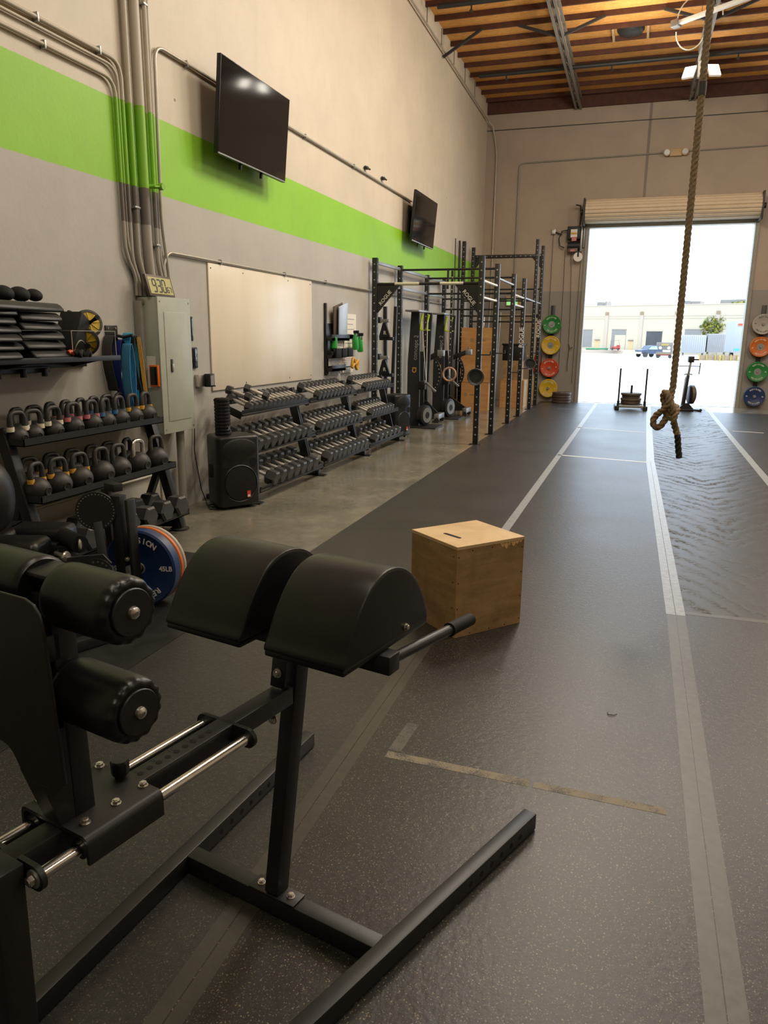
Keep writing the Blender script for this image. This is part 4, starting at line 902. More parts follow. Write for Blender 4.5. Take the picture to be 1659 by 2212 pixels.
# ---------------------------------------------------------------- kettlebells on the storage rack
t = thing('storage_rack', 'three-tier black storage rack holding kettlebells and large hex dumbbells', 'rack', (WX, 4.35, 0))
Y0, Y1 = -0.72, 0.73
TIERS = ((0.335, 0.872), (0.43, 0.522), (0.53, 0.150))
for xf, z in TIERS:
    b = MB(); dp = 0.30
    b.bx(xf-dp, xf, Y0, Y1, z-0.006, z); b.bx(xf-0.006, xf, Y0, Y1, z-0.006, z+0.042); b.bx(xf-dp, xf-dp+0.006, Y0, Y1, z-0.006, z+0.03)
    b.bx(xf-dp, xf, Y0, Y0+0.006, z-0.006, z+0.04); b.bx(xf-dp, xf, Y1-0.006, Y1, z-0.006, z+0.04)
    b.build('shelf_tray', 'powder', t)
for y in (Y0+0.02, Y1+0.03):
    b = MB(); b.bar((0.42, y, 0.02), (0.155, y, 0.97), 0.07, 0.075, (1, 0, 0), 0.006); b.build('upright', 'powder', t)
    b = MB(); b.bar((0.06, y, 0.06), (0.27, y, 0.55), 0.05, 0.05, (1, 0, 0), 0.004); b.build('brace', 'powder', t)
    b = MB(); b.lathe([(0.075, 0.0), (0.075, 0.012), (0.045, 0.02), (0.04, 0.06)], 20, T3(0.415, y, 0.0)); b.build('foot', 'rubber', t)
    b = MB(); b.bar((0.03, y, 0.03), (0.42, y, 0.05), 0.06, 0.05); b.build('base_rail', 'powder', t)
def kettlebell(x, y, z, R, mat_band, lab, rz=0.0, chrome=False):
    R *= 0.90
    t = thing('kettlebell', lab, 'kettlebell', (x, y, z), rz, 'kettlebells on the storage rack')
    b = MB(); fl = 0.80; prof = [(0.0, 0.0), (R*math.sin(math.acos(fl))*0.98, 0.0)]
    a0 = PI-math.acos(fl)
    for i in range(17):
        a = a0-(a0)*i/16; prof.append((max(0.0, R*math.sin(a)), R*fl+R*math.cos(a)))
    b.lathe(prof, 28); b.build('body', 'iron', t, 50)
    zc = R*fl; hw = 0.052+0.12*R; zt = zc+R*0.72; hh = zt+0.098+0.12*R
    pts = []
    for i in range(25):
        a = PI*i/24; c, s_ = math.cos(a), math.sin(a)
        pts.append((0, -hw*(abs(c)**0.55)*(1 if c > 0 else -1)*(0.86+0.14*s_), zc+R*0.55+(hh-zc-R*0.55)*abs(s_)**0.62))
    b = MB(); b.tube(pts, lambda f: 0.0150+0.005*abs(2*f-1)**3, 14); b.build('handle', 'chrome' if chrome else 'iron', t, 60)
    if mat_band:
        for s_, i0, i1 in ((1, 0, 1), (-1, 24, 23)):
            p0, p1 = Vector(pts[i0]), Vector(pts[i1]); d = (p1-p0).normalized(); m = p0+d*0.016
            b = MB(); b.cyl(m-d*0.014, m+d*0.014, 0.0235, 18, 0.0225); b.build('colour_band', mat_band, t)
    b = MB(); b.lathe([(R*0.30, -0.004), (R*0.36, 0.002), (R*0.30, 0.004), (R*0.24, 0.001)], 20, T3(R*0.985, 0, zc*0.90) @ R3(0, PI/2+0.12, 0)); em = b.build('emblem_ring', 'iron', t)
    b = MB(); b.add_mesh(letters('R', R*0.38, 0.002), frame((R*0.99, 0, zc*0.88), (0, 1, 0), (0.1, 0, 1), (1, 0, -0.1))); b.build('emblem_letter', 'iron', em)
    return t
def kb_row(tier, xo, items):
    xf, z = TIERS[tier]
    for (y, R, bnd, lab, *rest) in items:
        kettlebell(WX+xf-xo, 4.35+y, z, R, bnd, lab, random.uniform(-0.25, 0.25), bool(rest))
ft = 'on the upper tier front row'
kb_row(0, 0.095, [(-0.66, 0.066, 'band_white', 'small white-banded kettlebell at the photo-edge end of the upper tier, front row'),
    (-0.53, 0.066, 'band_white', 'white-banded kettlebell second in the upper tier front row'),
    (-0.35, 0.070, 'band_white', 'white-banded kettlebell beside the first pink one, upper tier front row'),
    (-0.165, 0.076, 'band_pink', 'pink-banded kettlebell beside the white-banded ones, upper tier front row'),
    (0.02, 0.078, 'band_pink', 'pink-banded kettlebell beside the blue-banded one, upper tier front row'),
    (0.165, 0.080, 'band_blue', 'blue-banded kettlebell beside the pink one, upper tier front row'),
    (0.32, 0.083, 'band_blue', 'blue-banded kettlebell beside the yellow one, upper tier front row'),
    (0.48, 0.086, 'band_yellow', 'yellow-banded kettlebell below the hanging bands, second from the panel end'),
    (0.645, 0.088, 'band_yellow', 'yellow-banded kettlebell closest to the electrical panel on the upper tier')])
for k, (y, R) in enumerate(((-0.58, 0.066), (-0.43, 0.068), (-0.28, 0.074), (-0.13, 0.076), (0.02, 0.078), (0.16, 0.08), (0.31, 0.082), (0.47, 0.085), (0.63, 0.087))):
    kb_row(0, 0.245, [(y+0.075, R, (None, 'band_white', 'band_pink', 'band_pink', 'band_blue', 'band_blue', None, None, None)[k], 'kettlebell in the back row of the upper tier, %s from the photo edge' % ORD[k])])
kb_row(1, 0.10, [(-0.64, 0.09, 'band_yellow', 'half hidden kettlebell behind the rack post on the middle tier'),
    (-0.45, 0.092, 'band_yellow', 'yellow-banded kettlebell nearest the rack post, middle tier front row'),
    (-0.25, 0.094, 'band_yellow', 'yellow-banded kettlebell beside the plain ones, middle tier front row'),
    (-0.03, 0.098, None, 'plain kettlebell with a square emblem beside the yellow-banded one, middle tier'),
    (0.16, 0.098, None, 'plain kettlebell in the centre of the middle tier front row'),
    (0.39, 0.100, None, 'kettlebell with a polished silver handle, middle tier', True),
    (0.62, 0.102, None, 'plain kettlebell at the panel end of the middle tier')])
for k, y in enumerate((-0.50, -0.30, -0.10, 0.10, 0.29, 0.50)):
    kb_row(1, 0.255, [(y-0.03, 0.094, 'band_yellow' if k < 2 else None, 'kettlebell in the back row of the middle tier, %s from the rack post' % ORD[k])])

# ---------------------------------------------------------------- hex dumbbells
_db = {}
def dumbbell(loc, rot, s, lab, grp, L=None):
    """s = head across flats; axis along local x. First of a size builds the meshes; the rest copy them."""
    L = L or 0.115+s*0.5
    key = (round(s, 4), round(L, 4))
    if key not in _db:
        t = thing('hex_dumbbell', lab, 'dumbbell', (0, 0, 0), 0, grp); hl = s*0.80; rr = s/2/math.cos(PI/6)
        for sx in (-1, 1):
            b = MB(); ch = s*0.10
            prof = [(0.0, -hl/2), (rr-ch, -hl/2), (rr, -hl/2+ch), (rr, hl/2-ch), (rr-ch, hl/2), (0.0, hl/2)]
            b.lathe(prof, 6, T3(sx*(L/2+hl/2-0.01), 0, 0) @ R3(0, PI/2, 0) @ R3(0, 0, PI/6)); b.build('head', 'hex_rubber', t, 20)
        b = MB(); b.tube([((f-0.5)*L*1.02, 0, 0) for f in [i/12 for i in range(13)]], lambda f: 0.0135+0.0035*math.sin(PI*f)-(0.002 if 0.08 < f < 0.12 else 0), 14)
        b.build('handle', 'chrome_dull', t, 60); _db[key] = t
    else:
        t = copy_tree(_db[key]); t['label'] = lab; t['group'] = grp
    t.location = loc; t.rotation_euler = rot
    return t
# big ones on the bottom tier of the kettlebell rack
xf, z = TIERS[2]
for k, y in enumerate((-0.62, -0.42, -0.21, 0.0, 0.21, 0.415, 0.62)):
    dumbbell((WX+xf-0.16, 4.35+y, z+0.085), (0, 0.0, 0.02*((k % 3)-1)), 0.148, 'large hex dumbbell on the bottom tier under the kettlebells, %s from the panel end' % ORD[6-k], 'large dumbbells under the kettlebells', 0.15)

# three-bay dumbbell rack
t = thing('dumbbell_rack', 'long three-tier black dumbbell rack along the left wall beneath the whiteboard', 'rack', (WX, 0, 0))
BAYS = ((6.22, 7.74), (7.78, 9.30), (9.34, 10.88))
TI = ((0.15, 0.40, 0.93, 0.832), (0.19, 0.48, 0.585, 0.475), (0.23, 0.57, 0.235, 0.120)) # x back, x front, z back, z front
for y in (6.20, 7.76, 9.32, 10.90):
    for dy in ((-0.02, 0.02) if 7 < y < 10 else (0.0,)):
        b = MB(); b.bar((0.40, y+dy, 0.05), (0.17, y+dy, 0.97), 0.03, 0.09, (1, 0, 0), 0.004); b.build('upright', 'powder', t)
    b = MB(); b.bar((0.02, y, 0.03), (0.52, y, 0.03), 0.07, 0.05, bev=0.004); b.build('foot', 'powder', t)
    b = MB(); b.bx(0.46, 0.60, y-0.05, y+0.05, 0, 0.012, 0.003); b.build('foot_plate', 'powder', t)
for (y0, y1) in BAYS:
    for xb, xf, zb, zf in TI:
        b = MB(); sl = Vector((xf-xb, 0, zf-zb)); up = Vector((-sl.z, 0, sl.x)).normalized()
        for f in (0.04, 0.96):
            c = Vector((xb, 0, zb))+sl*f-up*0.012; b.box((c.x, (y0+y1)/2, c.z), (0.06, y1-y0, 0.02), R3(0, math.atan2(-(zf-zb), xf-xb), 0), 0.003)
        c = Vector((xf, 0, zf))+up*0.008; b.box((c.x, (y0+y1)/2, c.z), (0.012, y1-y0, 0.055), R3(0, math.atan2(-(zf-zb), xf-xb), 0), 0.003)
        b.build('tier_rail', 'powder', t)
        for y in (y0, y1):
            b = MB(); b.bar((xb, y, zb-0.02), (xf, y, zf-0.02), 0.012, 0.07); b.build('tier_arm', 'powder', t)
bay_name = ('first bay by the loudspeaker', 'middle bay', 'last bay by the rig'); tier_name = ('top', 'middle', 'bottom')
counts = (((13, 0.076, 0.098), (10, 0.100, 0.104), (9, 0.104, 0.108)), ((9, 0.126, 0.130), (10, 0.116, 0.122), (8, 0.110, 0.114)), ((7, 0.142, 0.146), (9, 0.134, 0.138), (6, 0.128, 0.132)))
for ti in range(3):
    xb, xf, zb, zf = TI[ti]; ang = math.atan2(-(zf-zb), xf-xb); sl = Vector((xf-xb, 0, zf-zb)); up = Vector((-sl.z, 0, sl.x)).normalized()
    for bi in range(3):
        n, s0, s1 = counts[ti][bi]; y0, y1 = BAYS[bi]; s = (s0+s1)/2*0.95
        pitch = (y1-y0-0.10)/n if n*s*1.16 > (y1-y0-0.1) else s*1.155+0.004
        pitch = min(pitch, (y1-y0-0.10)/n)
        if (ti, bi) == (2, 2): pitch = 0.205
        for k in range(n):
            y = y0+0.05+pitch*(k+0.5)+(0.0 if pitch*n > 1.3 else (y1-y0-0.1-pitch*n)*0.5)
            c = Vector((WX, 0, 0))+Vector((xb, 0, zb))+sl*0.52+up*(s/2+0.002)
            dumbbell((c.x, y, c.z), (0, ang, random.uniform(-0.03, 0.03)), s, 'hex dumbbell on the %s tier, %s, %s from the loudspeaker end' % (tier_name[ti], bay_name[bi], ORD[k]), 'hex dumbbells on the long rack')
c = Vector((WX, 0, 0))+Vector((0.16, 0, 0.90))+Vector((0.14, 0, -0.05))
dumbbell((c.x-0.02, 6.40, 1.005), (0, 0.30, 0.12), 0.0762, 'small hex dumbbell lying loose on top of others, first bay by the loudspeaker', 'hex dumbbells on the long rack')
dumbbell((c.x+0.0, 6.72, 0.998), (0, 0.36, 0.25), 0.0762, 'small hex dumbbell lying across the top row, second loose one from the loudspeaker', 'hex dumbbells on the long rack')

# loudspeakers
def speaker(loc, rz, lab, detail=True):
    t = thing('loudspeaker', lab, 'loudspeaker', loc, rz)   # local: front faces +x... width along y
    b = MB(); prof = []
    poly = [(-0.16, -0.155), (-0.13, -0.175), (0.10, -0.205), (0.15, -0.20), (0.175, -0.17), (0.175, 0.17), (0.15, 0.20), (0.10, 0.205), (-0.13, 0.175), (-0.16, 0.155)]
    b.prism(poly, 0.645, T3(0, 0, 0.022)); es = [e for e in b.bm.edges]
    bmesh.ops.bevel(b.bm, geom=[e for e in es if abs(e.verts[0].co.z-e.verts[1].co.z) < 1e-5], offset=0.035, segments=4, affect='EDGES', profile=0.6)
    b.build('cabinet', 'plastic', t, 50)
    b = MB(); b.lathe([(0.165, -0.004), (0.172, 0.006), (0.165, 0.012), (0.156, 0.004)], 40, T3(0.172, 0, 0.235) @ R3(0, PI/2, 0)); b.build('woofer_rim', 'plastic', t)
    b = MB(); b.lathe([(0.158, 0.0), (0.15, 0.012), (0.05, 0.018), (0.0, 0.018)], 40, T3(0.172, 0, 0.235) @ R3(0, PI/2, 0)); g = b.build('woofer_grille', 'foam', t)
    b = MB(); b.bx(0.191, 0.194, 0.055, 0.09, 0.105, 0.165); bd = b.build('badge', 'label_red', g); 
    b = MB(); b.bx(0.1935, 0.1945, 0.06, 0.085, 0.11, 0.13); b.build('badge_plate', 'paper', bd)
    b = MB(); sc_ = Matrix.Diagonal((1, 1.75, 1.0, 1))
    b.lathe([(0.085, 0.018), (0.098, 0.010), (0.092, -0.004), (0.06, -0.05), (0.03, -0.06), (0.0, -0.06)], 40, T3(0.168, 0, 0.545) @ sc_ @ R3(0, PI/2, 0)); b.build('horn', 'plastic', t, 60)
    b = MB(); b.lathe([(0.0, 0.002), (0.05, 0.002)], 24, T3(0.1765, 0, 0.545) @ Matrix.Diagonal((1, 1.0, 0.75, 1)) @ R3(0, PI/2, 0)); b.build('horn_throat', 'hole', t)
    for y in (-0.135, 0.135):
        b = MB(); b.lathe([(0.0, 0.006), (0.042, 0.006), (0.046, 0.0)], 24, T3(0.172, y, 0.425) @ Matrix.Diagonal((1, 0.8, 1, 1)) @ R3(0, PI/2, 0)); b.build('bass_port', 'hole', t)
    b = MB(); b.bx(-0.06, 0.06, -0.198, -0.185, 0.28, 0.40, 0.01); b.build('side_grip', 'foam', t)
    for x in (-0.1, 0.11):
        for y in (-0.12, 0.12):
            b = MB(); b.cyl((x, y, 0), (x, y, 0.03), 0.018, 12); b.build('rubber_foot', 'rubber', t)
    return t
speaker((-3.44, 6.04, 0), -0.62, 'black loudspeaker on the floor at the near end of the dumbbell rack')
speaker((-3.52, 11.32, 0), -0.35, 'black loudspeaker on the floor past the far end of the dumbbell rack')
t = thing('foam_roller', 'black grid foam roller standing upright on the near loudspeaker', 'foam roller', (-3.47, 5.96, 0.667))
b = MB(); prof = [(0.055, 0.0)]
for k in range(11):
    z0 = 0.004+k*0.0295; prof += [(0.068, z0), (0.070, z0+0.004), (0.070, z0+0.019), (0.068, z0+0.023), (0.063, z0+0.0245), (0.063, z0+0.0285)]
prof += [(0.055, 0.329)]
b.lathe(prof, 48, None, None, lambda j, a: -0.05 if (int(a/(2*PI)*24) % 4 == 0) else 0); b.build('roller_body', 'foam', t, 30)
b = MB(); b.add_mesh(letters('X', 0.05, 0.003), frame((0.068, -0.012, 0.06), (0.17, 0.985, 0), (0, 0, 1), (0.985, -0.17, 0))); b.build('logo_mark', 'letter_grey', t)

# ================================================================== RIG
RY = (10.92, 12.18, 13.87, 15.20, 16.91, 17.92); RF, RB = -2.14, -3.725
RH = (2.66, 2.66, 2.64, 2.66, 3.57, 3.55)
rig = thing('training_rig', 'black steel pull-up rig of perforated posts between the dumbbells and the door wall', 'rig', (0, 0, 0))
def upright(x, y, h, name='upright'):
    b = MB(); w = 0.076
    b.bx(x-w/2, x+w/2, y-w/2, y+w/2, 0.008, h, 0.004, 0); b.bx(x-0.09, x+0.09, y-0.07, y+0.07, 0, 0.008, 0.002, 0)
    z = 0.15; k = 0
    while z < h-0.05:
        b.cyl((x, y-w/2, z), (x, y-w/2-0.0012, z), 0.0115, 10, mi=1)
        b.cyl((x+w/2, y, z), (x+w/2+0.0012, y, z), 0.0115, 10, mi=1); z += 0.1 if h > 3 else 0.11
    return b.build(name, ['powder', 'hole_light'], rig, 30)
ups = []
for y, h in zip(RY, RH): ups.append(upright(RF, y, h)); upright(RB, y, h)
def rbar(name, p, q, r=0.017, mat='powder'):
    b = MB(); b.cyl(p, q, r, 14); return b.build(name, mat, rig, 40)
rbar('pullup_bar', (RB, RY[0], 2.29), (RF, RY[0], 2.29), 0.02)
for x0, x1 in ((-3.42, -3.05), (-2.74, -2.40)): rbar('grip_tape', (x0, RY[0], 2.29), (x1, RY[0], 2.29), 0.0225, 'tape_pull')
for y, zs in ((RY[1], (2.59,)), (RY[2], (2.58, 2.31)), (RY[3], (2.28, 2.08)), (RY[4], (2.32, 2.0)), (RY[5], (2.62, 1.9))):
    for z in zs: rbar('pullup_bar', (RB, y, z), (RF, y, z))
rbar('drop_bar', (-2.93, RY[1], 2.59), (-2.93, RY[1], 2.29))
b = MB(); b.bar((RB, RY[5], 3.34), (RF, RY[5], 3.34), 0.07, 0.076); 
for k in range(14): b.cyl((RB+0.1+k*0.11, RY[5]-0.035, 3.34), (RB+0.1+k*0.11, RY[5]-0.0365, 3.34), 0.0115, 10, mi=1)
b.build('crossmember', ['powder', 'hole_light'], rig)
for i in range(3):     # wall side runners
    for z in (2.60, 2.31): b = MB(); b.bar((RB, RY[i], z), (RB, RY[i+1], z), 0.035, 0.045); b.build('wall_runner', 'steel_grey', rig)
for i, zs in ((0, (2.10, 2.33)), (1, (2.45,)), (2, (2.29, 2.12)), (3, (2.30,)), (4, (2.3,))):
    for z in zs: b = MB(); b.cyl((RF+0.0, RY[i], z), (RF+0.0, RY[i+1], z), 0.019, 14); b.build('side_runner', 'white' if i in (0, 2) else 'steel_grey', rig)  # white bays paint in the daylight glare on the steel tubes
def gusset(x, sx, y, z, txt=True, s=0.34):
    b = MB(); b.prism([(0, 0), (sx*s, 0), (0, -s*1.15)], 0.05, T3(x, y+0.025, z) @ R3(PI/2)); g = b.build('gusset', 'powder', rig)
    if txt:
        b = MB(); a = math.atan2(s*1.15, s); dx, dz = math.cos(a), math.sin(a)
        cx, cz = x+sx*s*0.44, z-s*1.15*0.45
        xd = (dx, 0, dz) if sx > 0 else (dx, 0, -dz)
        nz = (-dz, 0, dx) if sx > 0 else (dz, 0, dx)
        b.add_mesh(letters('ROGUE', 0.075, 0.001, 0.001), frame((cx-sx*0.02, y-0.027, cz), xd, nz, (0, -1, 0))); b.build('gusset_lettering', 'letter', g)
gusset(RB+0.038, 1, RY[0], 2.27); gusset(RF-0.038, -1, RY[0], 2.27)
gusset(RB+0.038, 1, RY[5], 3.30, False, 0.2); gusset(RF-0.038, -1, RY[5], 3.30, False, 0.2)
for y, z, h in ((RY[3], 1.55, 2), (RY[5], 1.75, 2)): # vertical maker's lettering
    b = MB(); b.add_mesh(letters('ROGUE', 0.115, 0.001, 0.002), frame((RF, y-0.0405, z), (0, 0, 1), (-1, 0, 0), (0, -1, 0))); b.build('post_lettering', 'letter', rig)
for i, z, L in ((0, 1.30, 0.16), (1, 1.30, 0.16), (2, 0.93, 0.14), (3, 0.95, 0.14), (4, 1.22, 0.12)):
    b = MB(); b.bar((RF+0.03, RY[i]+0.0, z), (RF+L, RY[i]+0.05, z), 0.018, 0.018); b.bar((RF+L, RY[i]+0.05, z), (RF+L, RY[i]+0.05, z+0.05), 0.018, 0.018, (1, 0, 0)); b.build('hook', 'powder', rig)
for i, z in ((0, 0.99), (4, 0.99)):     # round dishes clipped to two front posts
    t = thing('chalk_dish', 'shallow round dish clipped to a rig post, '+('the post closest to the dumbbells' if i == 0 else 'tall post by the door'), 'dish', (RF-0.02, RY[i]-0.06, z), 0)
    b = MB(); b.lathe([(0.0, 0.0), (0.088, 0.0), (0.102, 0.03), (0.120, 0.035), (0.124, 0.028), (0.106, 0.012), (0.092, -0.018), (0.0, -0.02)], 40, R3(PI/2+0.1, 0, 0.1)); b.build('dish', 'dish_grey', t, 50)
    b = MB(); b.lathe([(0.0, 0.003), (0.082, 0.003), (0.085, 0.0005), (0.0, 0.0005)], 32, R3(PI/2+0.1, 0, 0.1)); b.build('dish_face', 'rubber', t)
# things hung between the first two wall posts: two stacked arm sets
for k, z in enumerate((1.56, 1.01)):
    t = thing('spotter_arm', 'black bracket with a white R hung at the wall end of the rig, %s one' % ('upper' if k == 0 else 'lower'), 'bracket', (-3.735, 11.25, z))
    b = MB(); b.prism([(-0.02, -0.03), (0.04, 0.18), (0.085, 0.18), (0.16, -0.03)], 0.05, T3(0, 0, 0) @ R3(PI/2)); b.build('plate', 'powder', t)
    b = MB(); b.bar((-0.02, 0, -0.05), (0.20, 0, -0.05), 0.07, 0.05); b.build('arm', 'powder', t)
    b = MB(); b.bar((-0.03, 0, 0.215), (0.13, 0, 0.215), 0.08, 0.05); b.build('pin_block', 'steel_grey', t)
    b = MB(); b.box((-0.04, 0, 0.225), (0.07, 0.10, 0.09), None, 0.01); b.build('clamp', 'powder', t)
    b = MB(); b.add_mesh(letters('R', 0.075, 0.001, 0.002), frame((0.075, -0.0515, 0.035), (1, 0, 0), (0, 0, 1), (0, -1, 0))); b.build('emblem', 'letter', t)
for x, x2, nm in ((-3.76, -3.79, 'leaning black bar standing in the rig, the one closer to the dumbbells'), (-3.68, -3.62, 'leaning black bar standing in the rig behind the white R brackets')):
    b = MB(); b.bar((x, 11.62, 0.0), (x2, 11.62, 2.0), 0.05, 0.05); tag(b.build('steel_bar', 'powder'), nm, 'bar', 'bars leaning in the rig')

# hanging gymnastic ring on its strap
t = thing('gymnastic_ring', 'wooden gymnastic ring hanging on a dotted strap inside the rig', 'ring', (-2.86, RY[1], 0.95))
b = MB(); b.tube([(0.105*math.cos(a), 0, 0.105*math.sin(a)) for a in [2*PI*k/36 for k in range(36)]], 0.016, 10, closed=True); b.build('ring', 'ringwood', t, 60)
b = MB(); b.bx(-0.019, 0.019, -0.004, 0.004, 0.10, 1.62, mi=0)
for k in range(15): b.bx(-0.006, 0.006, -0.0052, -0.004, 0.18+k*0.095, 0.20+k*0.095, mi=1)
b.build('strap', ['rubber', 'letter'], t)
t = thing('hanging_strap', 'black strap with loops hanging from a rig bar in front of the stacked wooden boxes', 'strap', (-2.98, RY[3], 1.72))
b = MB(); b.bx(-0.03, 0.03, -0.005, 0.005, 0.0, 0.56, mi=0); b.bx(-0.012, 0.012, -0.004, 0.004, -0.14, 0.0, mi=0)
for k in range(6): b.bx(-0.008, 0.008, -0.0065, -0.005, 0.05+k*0.08, 0.07+k*0.08, mi=1)
b.build('strap', ['rubber', 'letter'], t)
for y, nm in ((16.2, 'tall thin pole leaning against the stripe at the far corner, shorter'), (16.6, 'tall thin pole leaning against the stripe at the far corner, thicker')):
    b = MB(); b.cyl((WX+0.08, y, 0.004), (WX+0.06, y, 3.55), 0.010 if 'shorter' in nm else 0.022, 10); tag(b.build('leaning_pole', 'powder'), nm, 'pole')

# ---- ski trainers against the wall
def skierg(x, y, lab):
    t = thing('ski_trainer', lab, 'exercise machine', (x, y, 0))
    b = MB(); b.prism([(-0.16, 0.02), (0.06, 0.02), (0.06, 0.75), (0.03, 1.95), (-0.11, 1.95), (-0.16, 1.1)], 0.05, T3(0, 0.025, 0) @ R3(PI/2)); b.build('mast_panel', 'powder_matte', t)
    b = MB(); b.prism([(0.05, 0.75), (0.10, 0.75), (0.14, 1.95), (0.04, 1.95)], 0.05, T3(0.02, 0.40, 0) @ R3(PI/2)); b.build('far_mast', 'powder_matte', t)
    b = MB(); b.bx(-0.14, 0.10, -0.30, 0.40, 1.95, 1.98, 0.004); b.build('top_plate', 'steel_grey', t)
    b = MB(); b.bx(-0.16, 0.42, -0.26, 0.32, 0.0, 0.022, 0.004); b.build('floor_stand', 'powder_matte', t)
    b = MB(); b.lathe([(0.0, -0.06), (0.11, -0.06), (0.17, -0.045), (0.18, 0), (0.17, 0.045), (0.11, 0.06), (0.0, 0.06)], 36, T3(0.16, -0.02, 0.21) @ R3(0, PI/2, -0.35)); fw = b.build('flywheel_housing', 'powder', t, 50)
    b = MB(); b.lathe([(0.06, 0), (0.13, 0), (0.13, 0.012), (0.06, 0.012), (0.06, 0)], 36, T3(0.16, -0.02, 0.21) @ R3(0, PI/2, -0.35) @ T3(0, 0, 0.052)); b.build('flywheel_ring', 'steel_grey', fw, 40)
    for yy, dx in ((0.03, 0.06), (0.30, 0.10)):
        b = MB(); b.cyl((dx, yy-0.02, 1.93), (0.16, 0.05, 0.78), 0.006, 8); b.build('drive_cord', 'white', t)
        b = MB(); b.tube([(dx+0.02, yy-0.03, 1.92), (dx+0.0, yy-0.03, 1.78), (dx-0.01, yy-0.03, 1.66)], lambda f: 0.022-0.008*math.sin(PI*f), 10); b.bar((dx-0.05, yy-0.03, 1.655), (dx+0.05, yy-0.03, 1.655), 0.02, 0.02); b.build('hand_grip', 'lime', t)
    b = MB(); b.bar((0.12, 0.05, 0.80), (0.34, 0.02, 0.62), 0.05, 0.03); b.build('monitor_arm', 'steel_grey', t)
    b = MB(); b.box((0.10, 0.02, 0.72), (0.12, 0.14, 0.14), None, 0.01); b.build('monitor', 'plastic', t)
    b = MB(); b.add_mesh(letters('concept 2', 0.105, 0.001, 0.001), frame((-0.02, -0.0265, 1.36), (0.05, 0, 1), (-1, 0, 0.05), (0, -1, 0))); b.build('side_lettering', 'letter_grey', t)
    b = MB(); b.add_mesh(letters('CI', 0.10, 0.001, 0.003), frame((-0.035, -0.0265, 0.98), (0.05, 0, 1), (-1, 0, 0.05), (0, -1, 0))); b.build('side_logo', 'band_yellow', t)
    return t
skierg(-3.575, 12.75, 'tall black ski trainer with lime grips, the one right behind the far loudspeaker')
skierg(-3.53, 14.35, 'tall black ski trainer with lime grips between the two folded benches')
# ---- adjustable benches stored on end
def stored_bench(x, y, lab, k_):
    t = thing('adjustable_bench', lab, 'bench', (x, y, 0))
    for yy in (-0.12, 0.12):
        b = MB(); b.bar((-0.04, yy, 0.10), (-0.06, yy, 1.28), 0.05, 0.08, (1, 0, 0)); b.build('rail', 'powder', t)
    b = MB(); b.box((-0.11, 0, 0.80), (0.07, 0.28, 0.92), None, 0.03, 3); b.build('back_pad', 'vinyl', t)
    b = MB(); b.bar((-0.02, 0, 1.12), (k_-0.05, 0, 1.25), 0.07, 0.09); b.build('arm', 'powder', t)
    b = MB(); b.box((k_, 0, 1.255), (0.12, 0.12, 0.11), None, 0.008); b.cyl((k_, 0, 1.28), (k_, 0, 1.36), 0.012, 10); b.build('hinge_block', 'steel_grey', t)
    b = MB(); arc = [(-0.02+0.27*math.cos(a), 0.0, 0.86+0.34*math.sin(a)) for a in [math.radians(48-i*6) for i in range(19)]]
    ring = []
    b2 = []
    for i, p in enumerate(arc):
        a = math.radians(48-i*6); d = Vector((math.cos(a), 0, math.sin(a))); c = Vector(p)
        ring.append([b.bm.verts.new(c+d*s1*0.035+Vector((0, s2*0.012, 0))) for s1, s2 in ((-1, -1), (1, -1), (1, 1), (-1, 1))])
    for p, q in zip(ring, ring[1:]):
        for k in range(4): b.bm.faces.new((p[k], p[(k+1) % 4], q[(k+1) % 4], q[k]))
    b.bm.faces.new(ring[0]); b.bm.faces.new(ring[-1][::-1])
    for f in b.bm.faces: f.material_index = 0
    for p in arc[1::2]: b.cyl((p[0], -0.012, p[2]), (p[0], -0.0135, p[2]), 0.012, 10, mi=1)
    b.build('ladder_arc', ['powder', 'hole_light'], t, 40)
    b = MB(); b.prism([(-0.06, 0.08), (k_-0.02, 0.10), (k_-0.02, 0.16), (0.02, 0.38), (-0.06, 0.40)], 0.05, T3(0, 0.025, 0) @ R3(PI/2)); b.build('base_gusset', 'powder', t)
    b = MB(); b.bx(k_-0.05, k_+0.04, -0.22, 0.22, 0.07, 0.16, 0.006); b.build('end_foot', 'steel_grey', t)
    for yy in (-0.2, 0.2):
        b = MB(); b.cyl((k_, yy-0.02, 0.045), (k_, yy+0.02, 0.045), 0.045, 18); b.bx(k_-0.03, k_+0.03, yy-0.025, yy+0.025, 0.05, 0.08); b.build('wheel', 'rubber', t)
    b = MB(); b.bx(-0.10, 0.0, -0.2, 0.2, 0.0, 0.10, 0.005); b.build('floor_foot', 'powder', t)
    return t
stored_bench(-3.64, 13.65, 'folded black weight bench stored on end beside the first ski trainer', 0.27)
stored_bench(-3.50, 15.0, 'folded black weight bench stored on end in front of the wooden boxes', 0.36)

